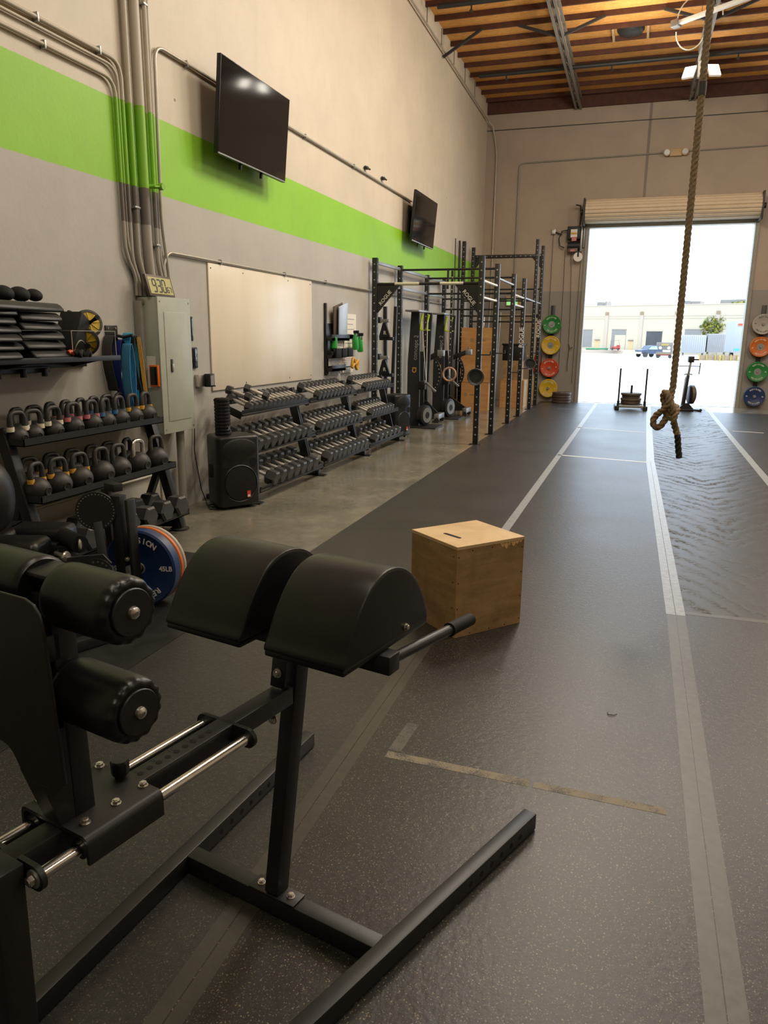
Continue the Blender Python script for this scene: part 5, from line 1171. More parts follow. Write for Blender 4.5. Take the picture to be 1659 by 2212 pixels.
# ---- wooden boxes at the back of the rig
def wbox(x0, x1, y0, y1, z0, z1, lab, mat='ply_new', front=None):
    t = thing('plyo_box', lab, 'box', ((x0+x1)/2, (y0+y1)/2, z0), 0, 'wooden boxes behind the rig'); w, d, h = (x1-x0)/2, (y1-y0)/2, z1-z0; th = 0.018
    b = MB(); b.bx(-w, w, -d, -d+th, 0, h); b.build('near_panel', mat, t, 0)
    b = MB(); b.bx(-w, w, d-th, d, 0, h); b.build('far_panel', mat, t, 0)
    b = MB(); b.bx(-w, -w+th, -d+th, d-th, 0, h); b.build('wall_side_panel', mat, t, 0)
    b = MB(); b.bx(w-th, w, -d+th, d-th, 0, h, mi=0); b.cyl((w, 0, h-0.12), (w+0.001, 0, h-0.12), 0.018, 14, mi=1); b.build('open_side_panel', ['ply_top', 'hole'], t, 0)
    b = MB(); b.bx(-w+th, w-th, -d+th, d-th, h-th, h); b.build('top_panel', 'ply_top', t, 0)
    if front:
        b = MB(); b.lathe([(0.035, 0), (0.045, 0), (0.045, 0.002), (0.035, 0.002)], 20, T3(front, -d, h*0.55) @ R3(PI/2)); b.bx(front+0.09, front+0.30, -d-0.002, -d, h*0.55-0.015, h*0.55+0.015); b.build('stamp', 'ply', t)
wbox(-3.52, -2.93, 16.15, 16.62, 0, 0.60, 'pale wooden box at the bottom of the tall stack behind the rig', front=-0.2)
wbox(-3.55, -2.88, 16.14, 16.63, 0.602, 1.17, 'wooden box in the middle of the tall stack behind the rig')
wbox(-3.55, -2.86, 16.14, 16.63, 1.172, 1.74, 'wooden box on top of the tall stack, with a faint round stamp', front=-0.12)
wbox(-2.84, -2.31, 17.15, 17.85, 0, 0.61, 'pale wooden box on the floor by the door-side end of the boxes')
wbox(-2.80, -2.42, 17.2, 17.75, 0.612, 1.04, 'small wooden box resting on the floor box near the far rig posts', 'ply')
t = thing('black_crate', 'black open-topped crate sitting on the small wooden box inside the rig', 'crate', (-2.62, 17.45, 1.042))
b = MB(); b.bx(-0.22, 0.24, -0.2, 0.2, 0, 0.36, 0.01); b.build('crate_body', 'plastic', t)
b = MB(); b.bx(-0.24, 0.26, -0.22, 0.22, 0.33, 0.37, 0.008); b.build('crate_rim', 'plastic', t)
t = thing('white_bottle', 'thin white bottle standing on the black crate', 'bottle', (-2.68, 17.3, 1.412))
b = MB(); b.lathe([(0.03, 0), (0.032, 0.08), (0.02, 0.12), (0.02, 0.2), (0.0, 0.2)], 14); b.build('bottle', 'white', t)
for k, x in enumerate((-3.62, -3.50, -3.38, -3.22)):
    b = MB(); b.cyl((x, 18.6, 0.0), (x+0.02, 18.9, 2.05+0.03*k), 0.022, 12); tag(b.build('stored_bar', 'chrome' if k % 2 == 0 else 'steel_grey'), 'upright steel bar leaning behind the tall box stack, %s from the corner' % ORD[k], 'bar', 'bars in the far corner')

# ---- bumper plates
def arc_text(b, s, size, R, a0, step, z, th=0.0012, bold=0.0):
    for k, ch in enumerate(s):
        a = a0-step*(k-(len(s)-1)/2); d = (math.cos(a), math.sin(a), 0)
        b.add_mesh(letters(ch, size, th, bold), frame((R*d[0], R*d[1], z), (d[1], -d[0], 0), d, (0, 0, 1)))
def plate(center, normal, R, th, mat, lab, spin=0.0, txt=None, txt_mat='letter', hub=True, weight='', name='bumper_plate', grp=None):
    """normal = direction the readable face looks"""
    n = Vector(normal).normalized(); x = Vector((0, 0, 1)).cross(n) if abs(n.z) < 0.9 else Vector((1, 0, 0)); x.normalize(); y = n.cross(x)
    t = bpy.data.objects.new(name, None); COL.objects.link(t); t.empty_display_size = 0.05; tag(t, lab, 'weight plate', grp)
    t.matrix_world = frame(center, x, y, n) @ R3(0, 0, spin)
    b = MB(); h = th/2
    prof = [(0.026, -h+0.004), (0.10, -h+0.004), (0.11, -h), (R-0.012, -h), (R, -h+0.008), (R, h-0.008), (R-0.012, h), (R-0.022, h-0.004), (0.112, h-0.004), (0.106, h-0.007), (0.026, h-0.007)]
    b.lathe(prof+[prof[0]], 64); b.build('disc', mat, t, 40)
    if hub:
        b = MB(); q = 0.078 if hub == 2 else 0.035; b.lathe([(0.0255, h-0.012), (q, h-0.012), (q, h-0.004), (q-0.003, h-0.002), (0.0255, h-0.003), (0.0255, h-0.012)], 40); b.build('hub_insert', 'steel_grey', t, 30)
    b = MB(); b.lathe([(0.0, h-0.0065), (0.025, h-0.0065)], 20); b.cyl((0, 0, -h+0.01), (0, 0, h-0.0068), 0.0245, 20); b.build('bore', 'hole', t)
    if txt:
        b = MB(); zt = h-0.0035
        arc_text(b, txt, 0.046, R*0.735, PI/2, 0.19, zt, 0.0012, 0.0012); arc_text(b, txt, 0.046, R*0.735, -PI/2, 0.19, zt, 0.0012, 0.0012)
        for sx in (1, -1):
            if weight: b.add_mesh(letters(weight, 0.04, 0.0012, 0.0008), frame((sx*R*0.735, 0, zt), (sx*1, 0, 0), (0, sx*1, 0), (0, 0, 1)))
        b.build('raised_lettering', txt_mat, t)
    return t
WPL = 'REVISION'
def plate_tree(x, rows, side):
    t = thing('plate_rack', 'black wall-mounted plate rack strip '+side, 'rack', (x, YB, 0))
    b = MB(); b.bx(-0.045, 0.045, -0.05, 0, 0.10, 2.32, 0.004); b.build('strip', 'powder', t)
    for z, _ in rows:
        b = MB(); b.cyl((0, -0.05, z), (0, -0.20, z), 0.0235, 16); b.build('peg', 'steel_grey', t)
    for z, lst in rows:
        yb = YB-0.055
        for mat, th, hubk, txt, lab in lst:
            plate((x, yb-th/2, z), (0, -1, 0), 0.225, th, mat, lab, random.uniform(-0.15, 0.15), WPL if txt else None, 'ink' if mat == 'greyplate' else 'letter', hubk, '45' if txt else '', grp='plates on the rack '+side); yb -= th+0.002
L_ = 'left of the roll-up door'; R_ = 'right of the roll-up door'
plate_tree(-2.0, (
    (1.87, (('yellow', 0.05, 1, False, 'yellow plate tucked behind the green one on the rack left of the door'), ('green', 0.062, 2, True, 'green bumper plate on the top peg of the rack left of the door'))),
    (1.37, (('yellow', 0.05, 1, False, 'yellow plate behind another yellow one, second peg down left of the door'), ('yellow', 0.062, 2, True, 'yellow plate with a big steel hub, second peg down left of the door'))),
    (0.82, (('orange', 0.04, 1, False, 'orange plate behind the red one, third peg down left of the door'), ('red', 0.05, 1, True, 'red bumper plate on the third peg left of the door'))),
    (0.32, (('yellow', 0.04, 1, False, 'yellow plate at the back of the lowest peg left of the door'), ('yellow', 0.05, 1, True, 'yellow plate facing out on the lowest peg left of the door')))), L_)
plate_tree(2.70, (
    (1.90, (('orange', 0.05, 1, False, 'orange plate behind the grey one on the top peg right of the door'), ('greyplate', 0.06, 1, True, 'pale grey plate with dark letters on the top peg right of the door'))),
    (1.40, (('yellow', 0.05, 1, False, 'yellow plate behind the orange one, second peg right of the door'), ('orange', 0.062, 2, True, 'orange plate on the second peg right of the door'))),
    (0.84, (('green', 0.05, 1, False, 'green plate at the back of the third peg right of the door'), ('green', 0.062, 2, True, 'green plate facing out on the third peg right of the door'))),
    (0.28, (('sky_blue', 0.05, 1, False, 'light blue plate behind the dark blue one on the lowest peg right of the door'), ('blue', 0.05, 1, True, 'blue plate on the lowest peg right of the door')))), R_)
for k in range(4):
    plate((-1.64+0.01*(k % 2), 19.0, 0.036+k*0.064), (0, 0, 1), 0.225, 0.06, 'leaf_box', 'dark bumper plate in the flat floor stack beside the door jamb, %s from the bottom' % ORD[k], k*0.7, None, 'letter', 1, grp='flat plates by the door jamb')
t = thing('fire_extinguisher', 'red fire extinguisher on the far wall behind the left plate rack', 'extinguisher', (-2.32, YB-0.09, 0.72))
b = MB(); b.lathe([(0.0, 0), (0.07, 0.0), (0.075, 0.02), (0.075, 0.34), (0.05, 0.40), (0.025, 0.42), (0.025, 0.45)], 20); b.build('cylinder', 'red', t)
b = MB(); b.bx(-0.03, 0.07, -0.012, 0.012, 0.45, 0.49, 0.003); b.tube([(0.05, 0, 0.46), (0.11, 0, 0.4), (0.1, 0, 0.15)], 0.01, 8); b.build('valve_hose', 'plastic', t)

# ---- sled and rower by the door
t = thing('push_sled', 'black push sled loaded with dark plates in front of the open door', 'sled', (-0.01, 17.9, 0.005), 0.06)
for sx in (-0.3, 0.3):
    b = MB(); b.bx(sx-0.045, sx+0.045, -0.36, 0.36, 0.0, 0.09, 0.008); b.build('skid', 'powder', t)
    b = MB(); b.cyl((sx*0.93, -0.3, 0.09), (sx*0.93, -0.3, 0.91), 0.019, 14); b.cyl((sx*0.93, -0.3, 0.09), (sx*0.93, -0.3, 0.2), 0.028, 14); b.build('push_pole', 'powder', t)
b = MB(); b.bx(-0.27, 0.27, -0.34, -0.26, 0.05, 0.11, 0.004); b.bx(-0.27, 0.27, 0.2, 0.28, 0.05, 0.11, 0.004); b.bx(-0.05, 0.05, -0.3, 0.25, 0.06, 0.10, 0.004); b.build('cross_frame', 'steel_grey', t)
b = MB(); b.cyl((0, 0, 0.10), (0, 0, 0.53), 0.024, 16); b.build('loading_post', 'powder', t)
for k, (th, R) in enumerate(((0.075, 0.215), (0.06, 0.225), (0.05, 0.20), (0.055, 0.225))):
    plate((-0.01, 17.9, 0.118+0.005+(0.0375, 0.107, 0.164, 0.219)[k]), (0, 0, 1), R, th, 'brown' if k % 2 else 'leaf_box', 'dark plate stacked on the push sled, %s from the bottom' % ORD[k], 0, None, 'letter', 0, grp='plates on the push sled')
t = thing('rowing_machine', 'rowing machine stood on end by the door, right of the hanging rope', 'rowing machine', (1.15, 17.97, 0.005), 0.15)
b = MB(); b.bx(-0.16, 0.16, -0.12, 0.12, 0.0, 0.05, 0.01); b.prism([(-0.16, 0.05), (0.16, 0.05), (0.05, 0.17), (-0.05, 0.17)], 0.16, T3(0, 0.08, 0) @ R3(PI/2)); b.build('floor_base', 'powder', t)
b = MB(); b.bar((0.10, -0.05, 0.03), (0.30, -0.10, 0.02), 0.05, 0.04); b.cyl((0.30, -0.13, 0.03), (0.30, -0.07, 0.03), 0.03, 14); b.build('front_foot', 'powder', t)
b = MB(); b.bar((-0.05, 0, 0.12), (-0.01, 0, 0.78), 0.06, 0.09, (0, 1, 0)); b.build('lower_post', 'powder', t)
b = MB(); b.bar((-0.01, 0, 0.76), (0.02, 0, 1.10), 0.045, 0.06, (0, 1, 0)); b.build('slide_rail', 'steel_grey', t)
b = MB(); b.bar((-0.09, 0.0, 0.12), (-0.06, 0, 0.74), 0.016, 0.03, (0, 1, 0)); b.build('side_strip', 'steel_grey', t)
b = MB(); b.box((0.02, 0, 1.12), (0.12, 0.12, 0.13), None, 0.01); b.bx(0.02, 0.18, -0.02, 0.02, 1.10, 1.13); b.build('end_bracket', 'powder', t)
b = MB(); b.cyl((-0.22, 0, 0.975), (0.22, 0, 0.975), 0.009, 10); b.cyl((0.215, 0, 0.80), (0.225, 0, 1.05), 0.011, 10); b.build('pull_handle', 'powder', t)
b = MB(); b.tube([(-0.09, 0, 0.79), (-0.06, 0, 0.80), (0.05, 0, 0.80), (0.08, 0, 0.79)], 0.012, 8); b.build('foot_strap', 'powder', t)
b = MB(); b.lathe([(0.0, -0.06), (0.17, -0.06), (0.205, -0.04), (0.205, 0.04), (0.17, 0.06), (0.0, 0.06)], 36, T3(0.10, 0.02, 0.36) @ R3(0, PI/2, 0.12)); fw = b.build('flywheel_cage', 'powder', t, 40)
b = MB(); b.lathe([(0.10, 0.061), (0.16, 0.061), (0.16, 0.067), (0.10, 0.067)], 36, T3(0.10, 0.02, 0.36) @ R3(0, PI/2, 0.12)); b.lathe([(0.206, -0.03), (0.208, 0.0), (0.206, 0.03)], 36, T3(0.10, 0.02, 0.36) @ R3(0, PI/2, 0.12)); b.build('perforated_guard', 'brown', fw)

# ---- fixtures on the far wall
t = thing('emergency_light', 'cream twin-head emergency light high on the far wall', 'emergency light', (0.505, YB, 5.64))
b = MB(); b.bx(-0.13, 0.13, -0.09, 0, -0.08, 0.08, 0.012); b.build('housing', 'frame_tan', t)
for sx in (-0.19, 0.19):
    b = MB(); b.lathe([(0.0, 0.0), (0.075, 0.005), (0.08, 0.03), (0.05, 0.09), (0.0, 0.1)], 24, T3(sx, -0.12, 0.0) @ R3(-PI/2, 0, 0)); h = b.build('lamp_head', 'frame_tan', t)
    b = MB(); b.lathe([(0.0, 0), (0.058, 0.0), (0.058, 0.006)], 24, T3(sx, -0.1205, 0.0) @ R3(PI/2, 0, 0)); b.build('lens', 'steel_grey', h)
def wconduit(lab, pts, r=0.011):
    b = MB(); P = [Vector((x, YB-r-0.008, z)) for x, z in pts]; out = [P[0]]
    for a, p, c in zip(P, P[1:], P[2:]):
        q0, q1 = p+(a-p).normalized()*0.12, p+(c-p).normalized()*0.12
        out += [q0*(1-f)**2+p*2*f*(1-f)+q1*f*f for f in [k/6 for k in range(7)]]
    out.append(P[-1]); b.tube(out, r, 8); tag(b.build('conduit', 'pvc'), lab, 'pipe')
wconduit('conduit on the far wall turning down at its left end and feeding the emergency light', [(-3.0, 2.75), (-3.0, 5.60), (0.36, 5.65)], 0.016)
wconduit('conduit on the far wall running on from the emergency light behind the rope', [(0.66, 5.655), (4.0, 5.70)], 0.014)
t = thing('exit_sign', 'glowing green exit sign on the far wall behind the rig bars', 'sign', (-2.98, YB, 2.42))
b = MB(); b.bx(-0.19, 0.21, -0.05, 0, -0.11, 0.12, 0.008); b.build('housing', 'frame_tan', t)
b = MB(); b.bx(-0.17, 0.10, -0.056, -0.05, -0.09, 0.07); b.build('green_face', 'exit_green', t)
t = thing('door_operator', 'roll-up door motor with chain wheel on the far wall beside the drum', 'motor', (-1.60, YB, 3.85))
b = MB(); b.bx(-0.16, 0.14, -0.22, -0.02, -0.02, 0.27, 0.01); b.build('gear_box', 'powder_matte', t)
b = MB(); b.bx(-0.08, 0.07, -0.226, -0.219, 0.02, 0.20); b.build('rating_sticker', 'white', t)
b = MB(); b.bx(-0.075, 0.065, -0.228, -0.2255, 0.08, 0.13); b.build('warning_sticker', 'band_yellow', t)
b = MB(); b.bx(-0.05, 0.06, -0.229, -0.2265, -0.06, 0.03); b.build('red_sticker', 'band_pink', t)
b = MB(); b.bx(0.15, 0.19, -0.2, -0.02, -0.30, 0.36, 0.006); b.bx(0.2, 0.24, -0.05, 0, -0.2, 0.8, 0.006); b.build('mount_bracket', 'steel_grey', t)
b = MB(); b.cyl((-0.14, -0.12, -0.16), (0.15, -0.12, -0.16), 0.09, 20); b.build('motor_can', 'powder_matte', t)
b = MB(); b.bx(-0.13, 0.10, -0.2, -0.06, -0.31, -0.22, 0.008); b.build('relay_box', 'brown', t)
b = MB(); b.bx(-0.07, 0.04, -0.206, -0.2, -0.295, -0.25); b.build('relay_label', 'band_pink', t)
b = MB(); b.lathe([(0.0, -0.012), (0.105, -0.012), (0.105, 0.012), (0.0, 0.012)], 32, T3(0.12, -0.19, -0.42) @ R3(PI/2)); wl = b.build('chain_wheel', 'white', t)
b = MB(); b.bx(0.10, 0.14, -0.21, -0.17, -0.42, -0.30); b.build('wheel_yoke', 'powder_matte', wl)
b = MB(); b.tube([(-0.16, -0.1, 0.2), (-0.30, -0.1, 0.18), (-0.36, -0.08, 0.02), (-0.33, -0.08, -0.15), (-0.22, -0.1, -0.2)], 0.013, 8); b.tube([(-0.30, -0.08, 0.1), (-0.42, -0.04, 0.16), (-0.50, -0.03, 0.18)], 0.013, 8); b.build('flex_conduit', 'darkpipe', t)
b = MB(); b.tube([(0.12, -0.2, 0.3), (0.13, -0.2, 0.55), (0.1, -0.2, 0.72), (0.0, -0.2, 0.74)], 0.018, 8); b.build('drive_arm', 'darkpipe', t)
b = MB(); b.box((-2.10, YB-0.025, 4.03), (0.10, 0.05, 0.12), None, 0.006); o = b.build('junction_box', 'steel_grey'); tag(o, 'small square junction box beside the roll-up door motor', 'junction box')
b = MB(); b.bx(-2.13, -2.07, YB-0.053, YB-0.05, 4.0, 4.06); b.build('cover_plate', 'paper', o)
for x, z1, z0, dx, lab in ((-2.10, 3.97, 1.0, 0.0, 'thin cord dropping straight from the junction box on the far wall'), (-1.80, 3.6, 0.7, 0.02, 'hand chain hanging from the door motor, the one closer to the plate rack'), (-1.66, 3.55, 1.35, 0.08, 'hand chain hanging from the door motor, caught on a cleat'), (-1.42, 3.35, 0.45, -0.02, 'hand chain hanging closest to the door jamb')):
    b = MB(); b.tube([(x+dx*(1-(1-k/10)**2), YB-0.05, z1+(z0-z1)*k/10) for k in range(11)], 0.0055, 6); tag(b.build('hanging_chain', 'darkpipe'), lab, 'chain')
b = MB(); b.tube([(-1.58, YB-0.05, 1.40), (-1.54, YB-0.07, 1.30), (-1.48, YB-0.06, 1.32)], 0.012, 8); b.tube([(-1.56, YB-0.05, 1.31), (-1.58, YB-0.05, 0.9), (-1.57, YB-0.05, 0.75)], 0.008, 6); tag(b.build('chain_cleat', 'darkpipe'), 'dark chain cleat with a loose tail on the far wall', 'cleat')

# ---- ceiling lamps in view
t = thing('flood_light', 'twin-head LED floodlight glowing under the roof truss behind the rope', 'lamp', (0.76, 16.8, 6.5))
b = MB(); b.box((0.01, 0.10, 0.06), (0.16, 0.14, 0.30), None, 0.01); b.build('driver_box', 'white', t)
for sx in (-1, 1):
    Rf = T3(sx*0.22, 0, 0.0) @ R3(math.radians(-38), 0, sx*0.30)
    b = MB(); b.box((0, 0.02, 0), (0.22, 0.04, 0.30), None, 0.006); bmesh.ops.transform(b.bm, matrix=Rf, verts=b.bm.verts); h = b.build('flood_head', 'white', t)
    b = MB(); b.box((0, -0.0015, 0), (0.205, 0.005, 0.285)); bmesh.ops.transform(b.bm, matrix=Rf, verts=b.bm.verts); b.build('led_panel', 'led', h)
b = MB(); b.bx(-0.05, 0.05, 0.0, 0.08, 0.42, 0.56, 0.006); b.build('plug_box', 'white', t)
b = MB(); b.tube([(0.0, 0.05, 0.20), (-0.05, 0.0, 0.5), (-0.1, -0.3, 0.85), (-0.02, -0.8, 1.0)], 0.009, 8); b.tube([(0, 0.05, 0.56), (0.05, 0.0, 0.8), (0.12, -0.4, 1.0)], 0.009, 8); b.build('lamp_cord', 'paper', t)
fl2 = copy_tree(t); fl2.location = (2.80, 18.2, 6.40); fl2['label'] = 'twin-head LED floodlight on the truss outside the view, mirrored in the large television'; fl2.rotation_euler = (0, 0, -0.5)
t = thing('strip_light', 'long unlit white strip light slung under the joists right of the truss', 'lamp', (0.9, 14.0, 6.55))
P0, P1 = Vector((-0.67, 0.42, -0.02)), Vector((1.0, -0.58, 0.06))
b = MB(); b.bar(P0, P1, 0.07, 0.06); b.build('fixture_body', 'white', t)
b = MB(); b.bar(P0-(P1-P0).normalized()*0.1, P0+(P1-P0).normalized()*0.02, 0.14, 0.10); b.build('end_cap', 'steel_grey', t)
q = P0+(P1-P0)*0.72; b = MB(); b.bar(q-(P1-P0).normalized()*0.02, q+(P1-P0).normalized()*0.02, 0.12, 0.11); b.build('clamp', 'darkpipe', t)
b = MB(); b.tube([P0+Vector((0.32-0.34*math.cos(a), 0, 0.05+0.34*math.sin(a))) for a in [PI*k/14 for k in range(15)]], 0.010, 8); b.tube([P0+Vector((-0.02+0.22*(1-math.cos(a)), 0.02, -0.12-0.28*math.sin(a))) for a in [PI*0.85*k/12 for k in range(13)]], 0.010, 8); b.build('white_cable', 'paper', t)
for sx in (0.2, 0.85):
    q = P0+(P1-P0)*sx; b = MB(); b.cyl(q, q+Vector((0, 0, 6.96-6.55-q.z)), 0.004, 6); b.build('hanger_wire', 'darkpipe', t)

# ================================================================== CLIMBING ROPE
RX, RYY = 0.238, 5.0
t = thing('climbing_rope', 'thick twisted climbing rope knotted near its lower end, hanging from the roof', 'rope', (RX, RYY, 0))
def catmull(P, n=10):
    P = [Vector(p) for p in P]; out = []
    for i in range(len(P)-1):
        p0, p1, p2, p3 = P[max(i-1, 0)], P[i], P[i+1], P[min(i+2, len(P)-1)]
        for k in range(n):
            f = k/n; out.append(0.5*((2*p1)+(-p0+p2)*f+(2*p0-5*p1+4*p2-p3)*f*f+(-p0+3*p1-3*p2+p3)*f**3))
    out.append(P[-1]); return out
def twisted(b, path, R, pitch=0.095, seg=24, s0=0.0):
    n = len(path); rings = []; nrm = None; s = s0
    for i, p in enumerate(path):
        if i: s += (p-path[i-1]).length
        t_ = (path[min(i+1, n-1)]-path[max(i-1, 0)]).normalized()
        nrm = t_.orthogonal().normalized() if nrm is None else (nrm-t_*nrm.dot(t_)).normalized()
        bi = t_.cross(nrm); ring = []
        for k in range(seg):
            a = 2*PI*k/seg; ph = a-2*PI*s/pitch
            r = R*(0.64+0.40*abs(math.cos(1.5*ph))**0.7)
            ring.append(b.bm.verts.new(p+(nrm*math.cos(a)+bi*math.sin(a))*r))
        rings.append(ring)
    for p, q in zip(rings, rings[1:]):
        for k in range(seg): b.bm.faces.new((p[k], p[(k+1) % seg], q[(k+1) % seg], q[k]))
    b.bm.faces.new(rings[0][::-1]); b.bm.faces.new(rings[-1])
RR = 0.0205
main = [Vector((0, 0, 6.9-0.010*k)) for k in range(int((6.9-1.25)/0.010))]
# knot: overhand on a bight; offsets (dx, dy, z)
kn = catmull([main[-1], (-0.006, -0.012, 1.21), (-0.004, -0.03, 1.17), (0.012, -0.034, 1.13), (0.016, -0.022, 1.095), (0.0, -0.004, 1.075), (-0.024, 0.0, 1.10), (-0.036, 0.002, 1.15), (-0.052, -0.004, 1.20), (-0.044, -0.028, 1.232), (-0.024, -0.042, 1.21), (-0.020, -0.040, 1.16),
              (-0.045, -0.022, 1.125), (-0.078, 0.0, 1.09), (-0.096, 0.0, 1.055), (-0.088, 0.0, 1.02), (-0.062, 0.0, 1.012), (-0.038, 0.0, 1.04), (-0.018, 0.008, 1.085), (-0.004, 0.032, 1.12), (0.022, 0.03, 1.145), (0.036, 0.0, 1.125), (0.026, -0.034, 1.095), (0.02, -0.036, 1.062), (0.03, -0.012, 1.03), (0.042, 0.0, 1.0), (0.052, 0.0, 0.972)], 9)
b = MB(); twisted(b, main, RR); b.build('rope_length', 'rope', t, 60)
b = MB(); twisted(b, kn, RR*0.98); b.build('rope_knot', 'rope', t, 60)
tail = catmull([(0.053, 0.0, 0.972), (0.059, 0, 0.935), (0.067, 0, 0.88), (0.078, 0.0, 0.825)], 8)
b = MB(); twisted(b, tail, RR*0.95); b.build('shrink_end', 'rubber', t, 60)
b = MB(); b.lathe([(RR*1.07, -0.035), (RR*1.09, 0), (RR*1.07, 0.035)], 24, T3(0, 0, 2.93)); b.build('marker_tape', 'tape_clear', t, 60)
b = MB(); b.bar((-0.2, 0, 6.93), (1.0, 0, 6.93), 0.06, 0.06); b.cyl((0, 0, 6.86), (0, 0, 6.93), 0.012, 10); b.build('roof_anchor', 'truss', t)

# ================================================================== PLYO BOX IN FRONT
t = thing('plyo_box', 'scuffed plywood plyo box with a hand slot standing on the rubber floor', 'box', (-0.782, 3.627, 0.0045), math.radians(49.5))
BW, BD, BH, th = 0.452, 0.420, 0.480, 0.018   # local x along the lit face, y along the dark face
b = MB(); b.bx(0, BW, 0, th, 0, BH, 0.0012); b.build('lit_face_panel', 'ply', t, 0)
b = MB(); b.bx(0, th, th, BD, 0, BH, 0.0012); b.build('shaded_side_panel', 'ply', t, 0)
b = MB(); b.bx(BW-th, BW, th, BD, 0, BH, 0.0012); b.build('far_side_panel', 'ply', t, 0)
b = MB(); b.bx(th, BW-th, BD-th, BD, 0, BH, 0.0012); b.build('back_panel', 'ply', t, 0)
b = MB(); b.bx(-0.001, BW+0.001, -0.001, BD+0.001, BH, BH+0.018, 0.0015); tp = b.build('top_panel', 'ply_top', t, 0)
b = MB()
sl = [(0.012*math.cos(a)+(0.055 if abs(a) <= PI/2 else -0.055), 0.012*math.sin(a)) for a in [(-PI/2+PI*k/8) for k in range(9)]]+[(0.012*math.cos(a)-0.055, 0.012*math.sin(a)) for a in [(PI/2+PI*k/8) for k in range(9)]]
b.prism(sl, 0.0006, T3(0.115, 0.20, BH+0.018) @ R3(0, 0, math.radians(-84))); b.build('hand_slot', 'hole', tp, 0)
b = MB()
for k, (x, w_, h_) in enumerate(((0.30, 0.018, 0.022), (0.325, 0.022, 0.035), (0.345, 0.014, 0.020), (0.375, 0.02, 0.028), (0.40, 0.016, 0.018), (0.425, 0.012, 0.012))):
    b.prism([(x-w_/2-0.006, 0), (x+w_/2+0.006, 0), (x+w_/2, -h_*0.7), (x+0.002, -h_), (x-w_/2, -h_*0.6)], 0.0012, T3(0, 0.0, BH-0.0005) @ R3(PI/2))
b.build('chipped_edge', 'ply_raw', t, 0)
b = MB()
for z in (0.03, 0.16, 0.30, 0.44):
    for x in (0.012, BW-0.012): b.cyl((x, 0, z), (x, -0.0008, z), 0.0035, 8)
    b.cyl((0, 0.03, z), (-0.0008, 0.03, z), 0.0035, 8)
for x in (0.10, 0.23, 0.34):
    for z in (0.012, BH-0.012): b.cyl((x, 0, z), (x, -0.0008, z), 0.0035, 8)
b.build('screw_head', 'hole', t, 0)

# ================================================================== LEG MACHINE, PLATES AND BALL BY THE LEFT WALL
ox, oy = -2.85, 3.2
t = thing('leg_machine', 'black leg extension machine with a split seat pad beside the kettlebell rack', 'exercise machine', (ox, oy, 0.0045))
ax = Vector((-0.95, -0.31, 0)).normalized(); ew = Vector((-ax.y*-1, 0, 0))
ew = Vector((-0.31, 0.95, 0)).normalized()
def LM(p): return Vector((p[0]-ox, p[1]-oy, p[2]))
def pad_matrix(c): return frame(LM(c), -ax, ew, (0, 0, 1))
for c, nm in (((-2.90, 3.10, 0.425), 'near_seat_lobe'), ((-2.975, 3.39, 0.425), 'far_seat_lobe')):
    b = MB(); b.box((-0.18, 0, 0), (0.36, 0.22, 0.105), None, 0.045, 5); bmesh.ops.transform(b.bm, matrix=pad_matrix(c), verts=b.bm.verts); b.build(nm, 'vinyl', t, 60)
b = MB(); b.box((-0.62, 0.155, 0), (0.75, 0.52, 0.105), None, 0.04, 4); bmesh.ops.transform(b.bm, matrix=pad_matrix((-2.90, 3.10, 0.425)), verts=b.bm.verts); b.build('seat_pad', 'vinyl', t, 60)
b = MB(); b.bar(LM((-2.95, 3.25, 0.38)), LM((-3.75, 2.99, 0.38)), 0.06, 0.06); b.build('seat_frame', 'powder', t)
b = MB(); b.bar(LM((-2.86, 3.27, 0.0)), LM((-2.90, 3.25, 0.40)), 0.06, 0.07, (1, 0, 0)); b.build('seat_post', 'powder', t)
b = MB(); b.bar(LM((-3.4, 3.10, 0.0)), LM((-3.4, 3.10, 0.36)), 0.06, 0.07, (1, 0, 0)); b.build('rear_post', 'powder', t)
b = MB(); b.cyl(LM((-2.82, 3.08, 0.41)), LM((-2.74, 3.06, 0.405)), 0.012, 12); b.lathe([(0.0, 0), (0.028, 0.0), (0.03, 0.01), (0.026, 0.018), (0.0, 0.02)], 20, frame(LM((-2.745, 3.06, 0.405)), (0, 1, 0), (0, 0, 1), (1, 0, 0))); b.build('pull_pin', 'zinc', t)
# foam roller with a pale end cap
b = MB(); b.cyl(LM((-3.05, 3.36, 0.43)), LM((-2.78, 3.22, 0.425)), 0.048, 24); fr = b.build('leg_roller', 'foam', t)
b = MB(); b.lathe([(0.0, 0.018), (0.022, 0.015), (0.032, 0.0)], 24, frame(LM((-2.78, 3.22, 0.425)), Vector((0.46, -0.89, 0)), Vector((0, 0, 1)), Vector((0.888, -0.46, 0)))); b.build('end_cap', 'greyplate', fr)
b = MB()
for k in range(22):
    a = 2*PI*k/22; u = Vector((0.46, -0.89, 0))*math.cos(a)+Vector((0, 0, 1))*math.sin(a); p = LM((-2.781, 3.22, 0.425)); b.bar(p+u*0.034, p+u*0.047, 0.004, 0.006)
b.build('gathered_edge', 'vinyl', fr)
